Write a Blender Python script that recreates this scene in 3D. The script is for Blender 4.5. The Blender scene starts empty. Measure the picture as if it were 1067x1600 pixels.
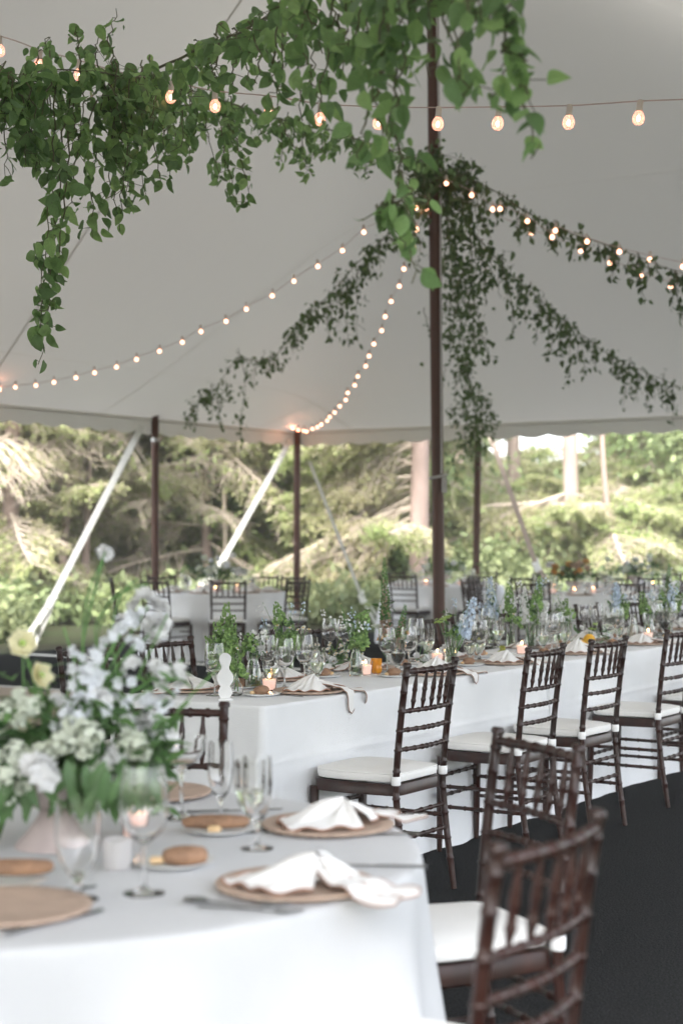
import bpy, math, random
import numpy as np
from mathutils import Vector, Matrix, Euler, noise

random.seed(11)
rng = np.random.default_rng(11)
S = bpy.context.scene
C = S.collection
PI = math.pi
R = math.radians

# ------------------------------------------------------------------ camera, world, sun, exposure
F, HZ, CX, CH = 2550.0, 838.0, 533.5, 1.41      # focal length and horizon of the photograph, camera height
cam = bpy.data.cameras.new('camera')
cam.sensor_fit = 'VERTICAL'
cam.sensor_height = 36.0
cam.sensor_width = 24.0
cam.lens = F / 1600 * 36
cam.shift_y = 0.02375
cam.clip_start = 0.05
cam.clip_end = 2000
cam.dof.use_dof = True
cam.dof.focus_distance = 6.6
cam.dof.aperture_fstop = 2.7
camo = bpy.data.objects.new('camera', cam)
C.objects.link(camo)
camo.location = (0, 0, CH)
camo.rotation_euler = (PI / 2, 0, 0)
S.camera = camo

SUN_AZ = (-0.25, -0.968)          # horizontal direction towards the light (behind and left of the camera)
SUN_EL = 40
w = bpy.data.worlds.new('World')
S.world = w
w.use_nodes = True
nt = w.node_tree
sky = nt.nodes.new('ShaderNodeTexSky')
sky.sky_type = 'NISHITA'
sky.sun_disc = False
sky.sun_elevation = R(SUN_EL)
sky.sun_rotation = math.atan2(SUN_AZ[0], SUN_AZ[1])
sky.dust_density = 2.0
sky.air_density = 1.0
sky.ozone_density = 1.0
hs = nt.nodes.new('ShaderNodeHueSaturation')     # thin overcast: less blue
hs.inputs['Saturation'].default_value = 0.35
nt.links.new(sky.outputs[0], hs.inputs['Color'])
nt.links.new(hs.outputs[0], nt.nodes['Background'].inputs['Color'])
nt.nodes['Background'].inputs['Strength'].default_value = 0.15
sl = bpy.data.lights.new('sun', 'SUN')
sl.energy = 2.3
sl.angle = R(26)
sl.color = (1.0, 0.96, 0.90)
so = bpy.data.objects.new('sun', sl)
C.objects.link(so)
sd = Vector((SUN_AZ[0] * math.cos(R(SUN_EL)), SUN_AZ[1] * math.cos(R(SUN_EL)), math.sin(R(SUN_EL))))
so.rotation_euler = sd.to_track_quat('Z', 'Y').to_euler()
S.view_settings.view_transform = 'Standard'
S.view_settings.look = 'None'
S.view_settings.gamma = 1.0
S.view_settings.use_curve_mapping = False
S.view_settings.exposure = 2.48
S.cycles.use_denoising = True
S.cycles.max_bounces = 12
S.cycles.diffuse_bounces = 5
S.cycles.transmission_bounces = 10
S.cycles.transparent_max_bounces = 12
S.cycles.sample_clamp_indirect = 6.0

# ------------------------------------------------------------------ helpers
def at(x, y, Y):
    return Vector(((x - CX) / F * Y, Y, CH - (y - HZ) / F * Y))

def on(x, y, h):
    Y = F * (CH - h) / (y - HZ)
    return Vector(((x - CX) / F * Y, Y, h))

def material(name, c, rough=0.6, var=0.12, scale=8.0, bump=0.0, bscale=60.0, metallic=0.0, spec=0.5,
             trans=0.0, island=0.0, coat=0.0, objrand=0.0, stretch=None, sheen=0.0, c2=None):
    m = bpy.data.materials.new(name)
    m.use_nodes = True
    t = m.node_tree
    N, L = t.nodes, t.links
    b = N['Principled BSDF']
    out = N['Material Output']
    tc = N.new('ShaderNodeTexCoord')
    src = tc.outputs['Object']
    if stretch:
        mp = N.new('ShaderNodeMapping')
        mp.inputs['Scale'].default_value = stretch
        L.new(src, mp.inputs[0])
        src = mp.outputs[0]
    n = N.new('ShaderNodeTexNoise')
    n.inputs['Scale'].default_value = scale
    n.inputs['Detail'].default_value = 4
    L.new(src, n.inputs['Vector'])
    mx = N.new('ShaderNodeMix')
    mx.data_type = 'RGBA'
    lo = c if c2 is None else c2
    mx.inputs['A'].default_value = tuple(max(0, v * (1 - var)) for v in lo) + (1,)
    mx.inputs['B'].default_value = tuple(min(1, v * (1 + var)) for v in c) + (1,)
    mr = N.new('ShaderNodeMapRange')
    mr.inputs['From Min'].default_value = 0.3
    mr.inputs['From Max'].default_value = 0.7
    L.new(n.outputs['Fac'], mr.inputs['Value'])
    L.new(mr.outputs[0], mx.inputs['Factor'])
    colout = mx.outputs['Result']
    if island or objrand:
        h = N.new('ShaderNodeHueSaturation')
        v = N.new('ShaderNodeMapRange')
        if island:
            g = N.new('ShaderNodeNewGeometry')
            s0 = g.outputs['Random Per Island']
        else:
            g = N.new('ShaderNodeObjectInfo')
            s0 = g.outputs['Random']
        L.new(s0, v.inputs['Value'])
        a = island or objrand
        v.inputs['To Min'].default_value = 1 - a
        v.inputs['To Max'].default_value = 1 + a
        L.new(v.outputs[0], h.inputs['Value'])
        v2 = N.new('ShaderNodeMapRange')
        L.new(s0, v2.inputs['Value'])
        v2.inputs['To Min'].default_value = 0.5 + 0.035 * a
        v2.inputs['To Max'].default_value = 0.5 - 0.035 * a
        L.new(v2.outputs[0], h.inputs['Hue'])
        L.new(colout, h.inputs['Color'])
        colout = h.outputs[0]
    L.new(colout, b.inputs['Base Color'])
    b.inputs['Roughness'].default_value = rough
    b.inputs['Metallic'].default_value = metallic
    b.inputs['Specular IOR Level'].default_value = spec
    b.inputs['Coat Weight'].default_value = coat
    b.inputs['Coat Roughness'].default_value = 0.15
    if sheen:
        b.inputs['Sheen Weight'].default_value = sheen
    if bump:
        n2 = N.new('ShaderNodeTexNoise')
        n2.inputs['Scale'].default_value = bscale
        n2.inputs['Detail'].default_value = 6
        L.new(src, n2.inputs['Vector'])
        bp = N.new('ShaderNodeBump')
        bp.inputs['Strength'].default_value = bump
        bp.inputs['Distance'].default_value = 0.01
        L.new(n2.outputs['Fac'], bp.inputs['Height'])
        L.new(bp.outputs[0], b.inputs['Normal'])
    if trans:
        tr = N.new('ShaderNodeBsdfTranslucent')
        L.new(colout, tr.inputs['Color'])
        ms = N.new('ShaderNodeMixShader')
        ms.inputs[0].default_value = trans
        L.new(b.outputs[0], ms.inputs[1])
        L.new(tr.outputs[0], ms.inputs[2])
        L.new(ms.outputs[0], out.inputs['Surface'])
    return m

def glass_material(name, tint=(1, 1, 1), rough=0.0, ior=1.45):
    m = bpy.data.materials.new(name)
    m.use_nodes = True
    b = m.node_tree.nodes['Principled BSDF']
    b.inputs['Base Color'].default_value = (*tint, 1)
    b.inputs['Roughness'].default_value = rough
    b.inputs['Transmission Weight'].default_value = 1.0
    b.inputs['IOR'].default_value = ior
    return m

def glow(name, c, s, base=None, mixt=0.0):
    m = bpy.data.materials.new(name)
    m.use_nodes = True
    t = m.node_tree
    b = t.nodes['Principled BSDF']
    b.inputs['Base Color'].default_value = (*(base or c), 1)
    b.inputs['Emission Color'].default_value = (*c, 1)
    b.inputs['Emission Strength'].default_value = s
    b.inputs['Roughness'].default_value = 0.1
    if mixt:
        tr = t.nodes.new('ShaderNodeBsdfTransparent')
        ms = t.nodes.new('ShaderNodeMixShader')
        ms.inputs[0].default_value = mixt
        t.links.new(b.outputs[0], ms.inputs[1])
        t.links.new(tr.outputs[0], ms.inputs[2])
        t.links.new(ms.outputs[0], t.nodes['Material Output'].inputs['Surface'])
    return m

class MB:
    def __init__(s):
        s.v = []
        s.f = []
    def add(s, vs, fs, M=None):
        o = len(s.v)
        if M is not None:
            vs = [M @ Vector(q) for q in vs]
        s.v += [tuple(q) for q in vs]
        s.f += [tuple(i + o for i in f) for f in fs]
        return s
    def box(s, x0, x1, y0, y1, z0, z1, M=None):
        v = [(x, y, z) for z in (z0, z1) for y in (y0, y1) for x in (x0, x1)]
        return s.add(v, [(0, 2, 3, 1), (4, 5, 7, 6), (0, 1, 5, 4), (2, 6, 7, 3), (0, 4, 6, 2), (1, 3, 7, 5)], M)
    def tube(s, path, rad, n=8, cap=True, flat=1.0):
        P = [Vector(p) for p in path]
        if not hasattr(rad, '__len__'):
            rad = [rad] * len(P)
        o = len(s.v)
        t0 = (P[1] - P[0]).normalized()
        up = Vector((0, 0, 1)) if abs(t0.z) < 0.9 else Vector((1, 0, 0))
        a = t0.cross(up).normalized()
        for i, p in enumerate(P):
            t = (P[min(i + 1, len(P) - 1)] - P[max(i - 1, 0)]).normalized()
            a = (a - t * a.dot(t))
            a = a.normalized() if a.length > 1e-6 else t.orthogonal().normalized()
            b = t.cross(a)
            for k in range(n):
                th = 2 * PI * k / n
                s.v.append(tuple(p + a * (rad[i] * math.cos(th)) + b * (rad[i] * flat * math.sin(th))))
        for i in range(len(P) - 1):
            for k in range(n):
                k2 = (k + 1) % n
                s.f.append((o + i * n + k, o + i * n + k2, o + (i + 1) * n + k2, o + (i + 1) * n + k))
        if cap:
            s.f.append(tuple(o + k for k in range(n))[::-1])
            s.f.append(tuple(o + (len(P) - 1) * n + k for k in range(n)))
        return s
    def lathe(s, prof, n=20, M=None, close=False):
        v, f = [], []
        idx = []
        for (r, z) in prof:
            if r < 1e-5:
                idx.append([len(v)] * n)
                v.append((0, 0, z))
            else:
                idx.append([len(v) + k for k in range(n)])
                v += [(r * math.cos(2 * PI * k / n), r * math.sin(2 * PI * k / n), z) for k in range(n)]
        pairs = list(zip(idx[:-1], idx[1:]))
        if close:
            pairs.append((idx[-1], idx[0]))
        for A, B in pairs:
            for k in range(n):
                k2 = (k + 1) % n
                q = []
                for i in (A[k], A[k2], B[k2], B[k]):
                    if i not in q:
                        q.append(i)
                if len(q) > 2:
                    f.append(tuple(q))
        return s.add(v, f, M)
    def ball(s, p, r, n=10, m=6, sq=1.0):
        return s.lathe([(r * math.sin(PI * i / m), -r * sq * math.cos(PI * i / m)) for i in range(m + 1)], n,
                       Matrix.Translation(p))
    def floret(s, p, nrm, r, petals=5, cup=0.35, wide=0.42):
        nrm = Vector(nrm).normalized()
        a = nrm.orthogonal().normalized()
        b = nrm.cross(a)
        ph = random.random() * 6
        p = Vector(p)
        for k in range(petals):
            th = ph + 2 * PI * k / petals
            d = a * math.cos(th) + b * math.sin(th)
            e = nrm.cross(d)
            o = len(s.v)
            s.v += [tuple(p), tuple(p + d * r * .55 + e * r * wide + nrm * r * cup * .5),
                    tuple(p + d * r + nrm * r * cup * (0.6 + .8 * random.random())),
                    tuple(p + d * r * .55 - e * r * wide + nrm * r * cup * .5)]
            s.f += [(o, o + 1, o + 2), (o, o + 2, o + 3)]
        return s
    def leaf(s, p, d, nrm, L, W, fold=0.25, curl=0.2):
        d = Vector(d).normalized()
        e = d.cross(Vector(nrm))
        e = e.normalized() if e.length > 1e-4 else d.orthogonal().normalized()
        n = e.cross(d)
        o = len(s.v)
        p = Vector(p)
        rows = [(0, 0, 0), (.18, .36, .02), (.45, .5, .1), (.75, .3, .3), (1, 0, .6)]
        for (t, wd, cu) in rows:
            c0 = p + d * (L * t) - n * (L * curl * cu)
            if wd == 0:
                s.v.append(tuple(c0))
            else:
                s.v.append(tuple(c0 + e * W * wd + n * (W * fold * wd)))
                s.v.append(tuple(c0))
                s.v.append(tuple(c0 - e * W * wd + n * (W * fold * wd)))
        s.f += [(o, o + 1, o + 2), (o, o + 2, o + 3)]
        for q in (1, 4):
            s.f += [(o + q, o + q + 3, o + q + 4, o + q + 1), (o + q + 1, o + q + 4, o + q + 5, o + q + 2)]
        s.f += [(o + 7, o + 10, o + 8), (o + 8, o + 10, o + 9)]
        return s
    def mesh(s, name, m, smooth=True):
        me = bpy.data.meshes.new(name)
        me.from_pydata(s.v, [], s.f)
        me.update()
        if smooth:
            me.polygons.foreach_set('use_smooth', [True] * len(me.polygons))
            me.set_sharp_from_angle(angle=R(48))
        if m:
            me.materials.append(m)
        me.update()
        return me

def np_mesh(name, verts, quads, m):
    me = bpy.data.meshes.new(name)
    nq = len(quads)
    me.vertices.add(len(verts))
    me.vertices.foreach_set('co', verts.astype(np.float32).ravel())
    me.loops.add(nq * 4)
    me.loops.foreach_set('vertex_index', quads.astype(np.int32).ravel())
    me.polygons.add(nq)
    me.polygons.foreach_set('loop_start', np.arange(0, nq * 4, 4, dtype=np.int32))
    me.update(calc_edges=True)
    me.materials.append(m)
    return me

def leaf_cloud(P, size, elong=1.6, droop=0.3):
    n = len(P)
    d = rng.normal(size=(n, 3))
    d[:, 2] -= droop * 2
    d /= np.linalg.norm(d, axis=1, keepdims=True)
    r = rng.normal(size=(n, 3))
    e = np.cross(d, r)
    e /= np.linalg.norm(e, axis=1, keepdims=True) + 1e-9
    s = size * (0.6 + 0.8 * rng.random((n, 1)))
    v = np.stack([P, P + d * s * .5 * elong + e * s * .35, P + d * s * elong, P + d * s * .5 * elong - e * s * .35], 1).reshape(-1, 3)
    q = np.arange(n * 4).reshape(n, 4)
    return v, q

def link(name, data, parent=None, loc=(0, 0, 0), rot=None, scale=None, **kw):
    o = bpy.data.objects.new(name, data)
    C.objects.link(o)
    if parent is not None:
        o.parent = parent
    o.location = loc
    if rot is not None:
        o.rotation_euler = rot
    if scale is not None:
        o.scale = (scale,) * 3 if not hasattr(scale, '__len__') else scale
    for k, v in kw.items():
        o[k] = v
    return o

def thing(name, label, cat, loc=(0, 0, 0), rz=0, group=None, data=None, rot=None, scale=None):
    o = link(name, data, None, loc, rot if rot is not None else (0, 0, rz), scale)
    o['label'] = label
    o['category'] = cat
    if group:
        o['group'] = group
    return o

def structure(name, me, loc=(0, 0, 0), rz=0):
    o = link(name, me, None, loc, (0, 0, rz))
    o['kind'] = 'structure'
    return o

def kids(o):
    return [c for c in KIDS.get(o.name, [])]

def copy_tree(o, parent=None):
    c = o.copy()
    C.objects.link(c)
    if parent is not None:
        c.parent = parent
    for ch in list(o.children):
        copy_tree(ch, c)
    return c

# ------------------------------------------------------------------ materials
M_wood = material('chair_wood', (.024, .0075, .0052), .34, .5, 14, .05, 90, coat=.08, stretch=(1, 1, .2), spec=.32)
M_cush = material('cushion_fabric', (.80, .79, .77), .9, .03, 6, .15, 260)
M_tie = material('white_tie', (.82, .82, .82), .7, .02)
M_cloth = material('linen_cloth', (.78, .79, .81), .85, .035, 5, .3, 300, sheen=.1)
M_cloth2 = material('white_linen', (.59, .595, .61), .85, .03, 5, .3, 300, sheen=.1)
M_nap = material('napkin_linen', (.84, .83, .82), .9, .03, 9, .3, 220)
M_trim = material('napkin_trim', (.34, .19, .135), .85, .15, 30)
M_charger = material('charger_wood', (.47, .345, .27), .6, .2, 16, .1, 40, stretch=(1, 6, 1))
M_bread = material('bread_crust', (.30, .17, .10), .7, .35, 30, .5, 60)
M_crumb = material('bread_crumb', (.75, .53, .30), .9, .15, 50, .4, 90)
M_china = material('white_china', (.80, .80, .79), .22, .02, 3, coat=.3)
M_steel = material('cutlery_steel', (.42, .43, .45), .22, .1, 10, metallic=1.0)
M_glass = glass_material('clear_glass')
M_water = glass_material('vase_water', (.88, .95, .86), 0.0, 1.33)
M_wax = glow('candle_wax', (1.0, .50, .36), .12, (.86, .80, .76))
M_flame = glow('candle_flame', (1.0, .50, .20), 9)
M_frost = material('frosted_glass', (.82, .80, .80), .45, .03, 3, trans=.5)
M_amber = material('amber_glass', (.80, .36, .02), .2, .15, 10, trans=.4, coat=.3)
M_fruit = material('green_grape', (.36, .38, .05), .35, .2, 20, trans=.2, coat=.2)
M_orange = material('yellow_fruit', (.78, .42, .03), .5, .2, 14, .1, 90)
M_paper = material('white_card', (.72, .72, .72), .7, .01)
M_stone = material('taupe_ceramic', (.45, .375, .36), .8, .07, 20, .1, 60)
M_pole = material('pole_stain', (.080, .032, .021), .42, .3, 5, .06, 30, stretch=(3, 3, .25), coat=.05, spec=.35)
M_rope = material('grey_rope', (.42, .40, .39), .85, .12, 60, .5, 160)
M_strap = material('white_webbing', (.74, .74, .70), .8, .06, 12, .15, 160)
M_strap2 = material('tan_webbing', (.52, .42, .36), .8, .08, 12, .15, 160)
M_metal = material('galvanised_metal', (.40, .40, .40), .4, .15, 20, metallic=.9)
M_cord = material('pale_cord', (.55, .42, .38), .6, .1, 10)
M_socket = material('socket_plastic', (.62, .54, .48), .4, .08, 10)
M_bulb = glow('bulb_glass', (1.0, .42, .32), .13, (.80, .52, .46), .5)
M_fil = glow('bulb_filament', (1.0, .60, .40), 7)
M_bulbfar = glow('bulb_lit', (1.0, .46, .29), 1.1)
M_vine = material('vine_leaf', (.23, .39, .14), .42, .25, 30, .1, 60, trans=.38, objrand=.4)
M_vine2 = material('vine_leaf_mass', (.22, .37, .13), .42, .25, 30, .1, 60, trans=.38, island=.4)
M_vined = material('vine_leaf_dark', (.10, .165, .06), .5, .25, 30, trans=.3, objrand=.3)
M_vstem = material('vine_stem', (.13, .13, .07), .7, .2, 20)
M_stem = material('flower_stem', (.12, .26, .07), .55, .2, 20, trans=.15)
M_leaf = material('flower_leaf', (.07, .15, .045), .45, .25, 20, trans=.25, island=.4)
M_bell = material('bell_green', (.27, .42, .15), .5, .2, 20, trans=.35, island=.35)
M_blue = material('pale_blue_petal', (.58, .67, .79), .6, .1, 20, trans=.35, island=.12)
M_white = material('white_petal', (.80, .80, .80), .6, .05, 20, trans=.35, island=.06)
M_bwhite = material('bluish_white_petal', (.78, .80, .835), .6, .05, 9, trans=.35, island=.08)
M_cream = material('cream_green_petal', (.70, .74, .63), .6, .12, 14, trans=.3, island=.15)
M_yel = material('pale_yellow_petal', (.84, .80, .56), .6, .08, 14, trans=.35, island=.06)
M_yc = material('yellow_centre', (.75, .48, .06), .7, .2, 30)
M_gc = material('green_centre', (.34, .48, .12), .7, .2, 30)
M_orf = material('orange_petal', (.62, .32, .09), .6, .15, 14, trans=.3, island=.15)
M_pink = material('dusty_pink_bell', (.50, .36, .28), .6, .25, 20, trans=.3, island=.3)
M_bark = material('pine_bark', (.25, .185, .16), .9, .3, 6, .8, 14, stretch=(1, 1, .25))
M_barkd = material('dark_bark', (.30, .235, .20), .9, .3, 6, .8, 14, stretch=(1, 1, .25))
M_twig = material('bare_twig', (.44, .37, .30), .85, .2, 4)
M_needle = material('hemlock_needles', (.27, .34, .13), .7, .2, .5, trans=.45, island=.3, c2=(.47, .42, .25))
M_bush = material('undergrowth_leaf', (.19, .27, .11), .6, .2, .16, trans=.45, island=.3, c2=(.36, .37, .21))

def roof_material():
    m = bpy.data.materials.new('tent_vinyl')
    m.use_nodes = True
    t = m.node_tree
    N, L = t.nodes, t.links
    b = N['Principled BSDF']
    b.inputs['Base Color'].default_value = (.74, .72, .67, 1)
    b.inputs['Roughness'].default_value = .65
    n = N.new('ShaderNodeTexNoise')
    n.inputs['Scale'].default_value = 1.2
    n.inputs['Detail'].default_value = 3
    tc = N.new('ShaderNodeTexCoord')
    L.new(tc.outputs['Object'], n.inputs['Vector'])
    bp = N.new('ShaderNodeBump')
    bp.inputs['Strength'].default_value = .35
    bp.inputs['Distance'].default_value = .06
    L.new(n.outputs['Fac'], bp.inputs['Height'])
    L.new(bp.outputs[0], b.inputs['Normal'])
    tr = N.new('ShaderNodeBsdfTranslucent')
    tr.inputs['Color'].default_value = (.72, .70, .66, 1)
    ms = N.new('ShaderNodeMixShader')
    ms.inputs[0].default_value = .085
    L.new(b.outputs[0], ms.inputs[1])
    L.new(tr.outputs[0], ms.inputs[2])
    L.new(ms.outputs[0], N['Material Output'].inputs['Surface'])
    return m
M_roof = roof_material()
M_seam = material('seam_webbing', (.66, .64, .59), .8, .02, 4, trans=.2)

def ground_material(name, c, c2, sc, bump, fine):
    m = material(name, c, .95, .2, sc, bump, fine, spec=.2, c2=c2)
    return m
M_lawn = ground_material('forest_floor', (.036, .050, .02), (.048, .040, .026), .7, 1.0, 40)
M_carpet = material('black_carpet', (.021, .022, .0235), 1.0, .6, 150, 1.0, 110, spec=.02, c2=(.0012, .0014, .0016))
M_dance = material('tan_floor_board', (.23, .165, .12), .5, .25, 6, .05, 30, stretch=(1, 8, 1))

# ------------------------------------------------------------------ layout frame of the tent and the long tables
U = Vector((.543, .840, 0))         # along the long table, away from the camera
Nn = Vector((.840, -.543, 0))       # across it, to the right
A = Vector((-.296, 6.235, 0))       # near right corner of the long table
RZ = math.atan2(U.y, U.x)
CORN = Vector((-.68, 24.4, 0))      # far corner of the tent
PL, QL = 26.5, 13.8                 # size of the tent along -U and along N
def tent(p, q, z=0):
    v = CORN - U * p + Nn * q
    return Vector((v.x, v.y, z))
def tab(t, off, z=0):
    v = A + U * t + Nn * off
    return Vector((v.x, v.y, z))

# ------------------------------------------------------------------ ground, hill, carpet
def terrain(x, y):
    d = -(x - CORN.x) * 0.25 + (y - 29)
    h = 0.0
    if d > 0:
        h = 0.085 * d * min(1, d / 12) + 0.35 * noise.noise(Vector((x * .08, y * .08, 3))) * min(1, d / 10)
    return min(h, 5.5)
mb = MB()
xs = [-160, -120] + list(range(-80, 84, 4)) + [120, 160]
ys = [-160, -100, -40] + list(range(-20, 110, 3)) + [130, 160]
for yv in ys:
    for xv in xs:
        mb.v.append((xv, yv, terrain(xv, yv)))
nx = len(xs)
for j in range(len(ys) - 1):
    for i in range(nx - 1):
        mb.f.append((j * nx + i, j * nx + i + 1, (j + 1) * nx + i + 1, (j + 1) * nx + i))
structure('ground', mb.mesh('ground', M_lawn))
mb = MB()
c = [tent(-.15, -.15), tent(PL, -.15), tent(PL, QL), tent(-.15, QL)]
mb.add([(q.x, q.y, .006) for q in c] + [(q.x, q.y, -.05) for q in c], [(0, 1, 2, 3), (0, 4, 5, 1), (3, 7, 4, 0), (1, 5, 6, 2), (2, 6, 7, 3)])
structure('carpet', mb.mesh('carpet', M_carpet, False))
# tan floor boards laid as a dance floor on the left of the tent
dance = link('dance_floor', None, None, tent(9.2, .6, .008), (0, 0, RZ), kind='structure')
mb = MB().box(0, 1.18, 0, 1.18, 0, .018)
bd = mb.mesh('floor_panel', M_dance, False)
for i in range(7):
    for j in range(4):
        link('floor_panel', bd, dance, (-i * 1.2 - 1.2, -j * 1.2 - 1.2, 0))
mb = MB().box(.02, .08, -4.85, 0, 0, .022).box(-8.4, .08, .0, .05, 0, .022)
link('edge_strip', mb.mesh('edge_strip', M_metal, False), dance)
mb = MB()
mb.tube([tent(5.9, .2, .012), tent(6.0, 3.5, .012), tent(5.85, 7.0, .012)], .012, 6)
thing('carpet_seam_tape', 'pale tape strip along the seam of the dark tent carpet, far left', 'tape', data=mb.mesh('tape', M_strap))

# ------------------------------------------------------------------ tent
P1 = (7.7, 6.9)
P2 = (14.0, 6.9)
EAVE, PEAK = 2.98, 7.0
def roof_z(p, q):
    def sm(vals, k=.05):
        return -k * math.log(sum(math.exp(-v / k) for v in vals))
    u = sm([q / 6.9, (QL - q) / 6.9, p / 7.7, (PL - p) / 9.0])
    e0 = sm([0, 1, 0, 1])
    u = max(0, min(1, u))
    s = min(1, max(0, (p - 7.7) / 6.3))
    ridge = PEAK - .55 * math.sin(PI * s)
    z = EAVE + (ridge - EAVE) * (u ** 1.12)
    # eaves are drawn up at the side poles and sag a little between them
    return z
tent_o = thing('pole_tent', 'large white pole tent canopy with scalloped valance over all the tables', 'tent')
mb = MB()
NP, NQ = 86, 56
for i in range(NP + 1):
    for j in range(NQ + 1):
        p, q = PL * i / NP, QL * j / NQ
        v = tent(p, q, roof_z(p, q))
        mb.v.append(tuple(v))
for i in range(NP):
    for j in range(NQ):
        a = i * (NQ + 1) + j
        mb.f.append((a, a + 1, a + NQ + 2, a + NQ + 1))
link('roof', mb.mesh('roof', M_roof), tent_o)
# valance with a scalloped lower edge
def edge_pts():
    out = []
    for (p0, q0, p1, q1) in ((0, 0, PL, 0), (PL, 0, PL, QL), (PL, QL, 0, QL), (0, QL, 0, 0)):
        L = math.hypot(p1 - p0, q1 - q0)
        n = int(L / .055)
        out.append([(p0 + (p1 - p0) * k / n, q0 + (q1 - q0) * k / n, L * k / n) for k in range(n + 1)])
    return out
for ed in edge_pts():
    mb = MB()
    for (p, q, d) in ed:
        ph = (d / .46) % 1
        dz = .19 + .045 * math.sin(PI * ph)
        v = tent(p, q, roof_z(p, q) + .003)
        mb.v += [tuple(v), (v.x, v.y, v.z - dz)]
    for k in range(len(ed) - 1):
        mb.f.append((2 * k, 2 * k + 1, 2 * k + 3, 2 * k + 2))
    link('valance', mb.mesh('valance', M_roof), tent_o)
# webbing sewn under the roof
def seam(pq, wdt=.035):
    mb = MB()
    n = 60
    for k in range(n + 1):
        s = k / n
        p = pq[0][0] + (pq[1][0] - pq[0][0]) * s
        q = pq[0][1] + (pq[1][1] - pq[0][1]) * s
        v = tent(p, q, roof_z(p, q) - .012)
        d = (tent(*pq[1]) - tent(*pq[0])).normalized()
        e = Vector((-d.y, d.x, 0)) * wdt
        mb.v += [tuple(v + e), tuple(v - e)]
    for k in range(n):
        mb.f.append((2 * k, 2 * k + 1, 2 * k + 3, 2 * k + 2))
    link('seam_webbing', mb.mesh('seam', M_seam), tent_o)
seam(((9.6, 6.9), (6.6, 0)), .010)
seam((P2, (13.2, 0)), .022)
seam(((1.0, 0), (1.0, QL)), .012)
seam(((0, 1.0), (PL, 1.0)), .012)
seam(((4.4, 0), (4.4, QL)), .007)
mb = MB()
for ed in edge_pts():
    mb.tube([tent(p, q, roof_z(p, q) - .03) for (p, q, d) in ed[::6] + ed[-1:]], .016, 6)
link('edge_rope', mb.mesh('edge_rope', M_roof), tent_o)

def pole(x, y0, y1, Y, rad, label, top_in=0):
    g = Vector((at(x, 838, Y).x, Y, 0))
    t = thing('tent_pole', label, 'pole', g, group=None)
    top = at(x + top_in, y0, Y)
    h = top.z
    dx = top.x - g.x
    mb = MB().tube([(0, 0, .02), (dx * .5, 0, h * .5), (dx, 0, h)], rad, 16)
    link('shaft', mb.mesh('shaft', M_pole), t)
    mb = MB().lathe([(0, 0), (rad * 2.4, 0), (rad * 2.4, .012), (rad * 1.25, .03), (rad * 1.2, .08), (0, .08)], 16)
    link('base_foot', mb.mesh('foot', M_metal), t)
    return t, top
t1, _ = pole(243.5, 634, 0, 21.6, .05, 'dark wooden side pole at the left eave behind the far left table', -1)
mb = MB().lathe([(.056, 0), (.062, .0), (.062, .05), (.056, .05)], 16, Matrix.Translation((0, 0, 2.66)), True)
link('ring_clamp', mb.mesh('clamp', M_metal), t1)
t2, _ = pole(463.5, 664, 0, 24.2, .05, 'dark wooden corner pole with the ends of the light string at its top', 1)
t3, _ = pole(742, 660, 0, 22.8, .05, 'dark wooden side pole at the far eave to the right of the centre pole', 5)
t4, _ = pole(687, -60, 0, 14.2, .053, 'tall dark centre pole wound with vine near its top', -12)
mb = MB()
mb.tube([at(681, -40, 14.13) - t4.location, at(688, 300, 14.13) - t4.location, at(689.5, 740, 14.13) - t4.location], .011, 6)
mb.tube([Vector((.069 * math.cos(a) + at(684.5, 0, 14.2).x, 14.2 + .069 * math.sin(a), at(0, 745 - 2.5 * math.cos(a), 14.2).z)) - t4.location
         for a in np.linspace(0, 2 * PI, 15)], .013, 6)
link('rope', mb.mesh('rope', M_rope), t4)
mb = MB().box(-.022, .022, -.012, .012, -.13, 0)
link('rope_tag', mb.mesh('tag', M_rope, False), t4, at(694, 746, 14.12) - t4.location)
# poles out of the left of the frame keep the tent up
for (p, q, lb) in ((6.6, 0, 'dark side pole under the left eave just outside the frame'),
                   (14.0, 6.9, 'second tall centre pole nearer the camera, outside the left of the frame')):
    v = tent(p, q)
    t = thing('tent_pole', lb, 'pole', v)
    hh = roof_z(p, q)
    link('shaft', MB().tube([(0, 0, 0.02), (0, 0, hh)], .05, 12).mesh('shaft', M_pole), t)

def strap(p0, p1, p2, label, m, wd=.06):
    g = Vector((p2.x, p2.y, 0))
    t = thing('guy_strap', label, 'strap', g)
    def band(a, b, w):
        mb = MB()
        d = (b - a).normalized()
        e = d.cross(Vector((0, 1, 0))).normalized() * w / 2
        n = Vector((0, .004, 0))
        mb.add([a + e + n, a - e + n, a - e - n, a + e - n, b + e + n, b - e + n, b - e - n, b + e - n],
               [(0, 1, 2, 3), (4, 7, 6, 5), (0, 4, 5, 1), (1, 5, 6, 2), (2, 6, 7, 3), (3, 7, 4, 0)])
        return mb
    link('strap', band(p0 - g, p1 - g, wd).mesh('strap', m, False), t)
    lo = band(p1 - g, p2 - g, wd * 1.05)
    b2 = band(p1 - g + Vector((.03, .03, 0)), p2 - g + Vector((.14, .03, 0)), wd * .8)
    lo.add(b2.v, b2.f)
    link('strap_loop', lo.mesh('loop', m, False), t)
    mb = MB().box(-.07, .07, -.035, .035, -.05, .05)
    mb.tube([(-.08, 0, .03), (.11, 0, -.05)], .018, 8)
    d = (p1 - p0).normalized()
    link('ratchet', mb.mesh('ratchet', M_strap), t, p1 - g, (0, math.atan2(d.x, d.z) + PI / 2, 0))
    link('stake', MB().tube([(0, 0, -.2), (.02, 0, .16)], .02, 8).mesh('stake', M_metal), t)
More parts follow.
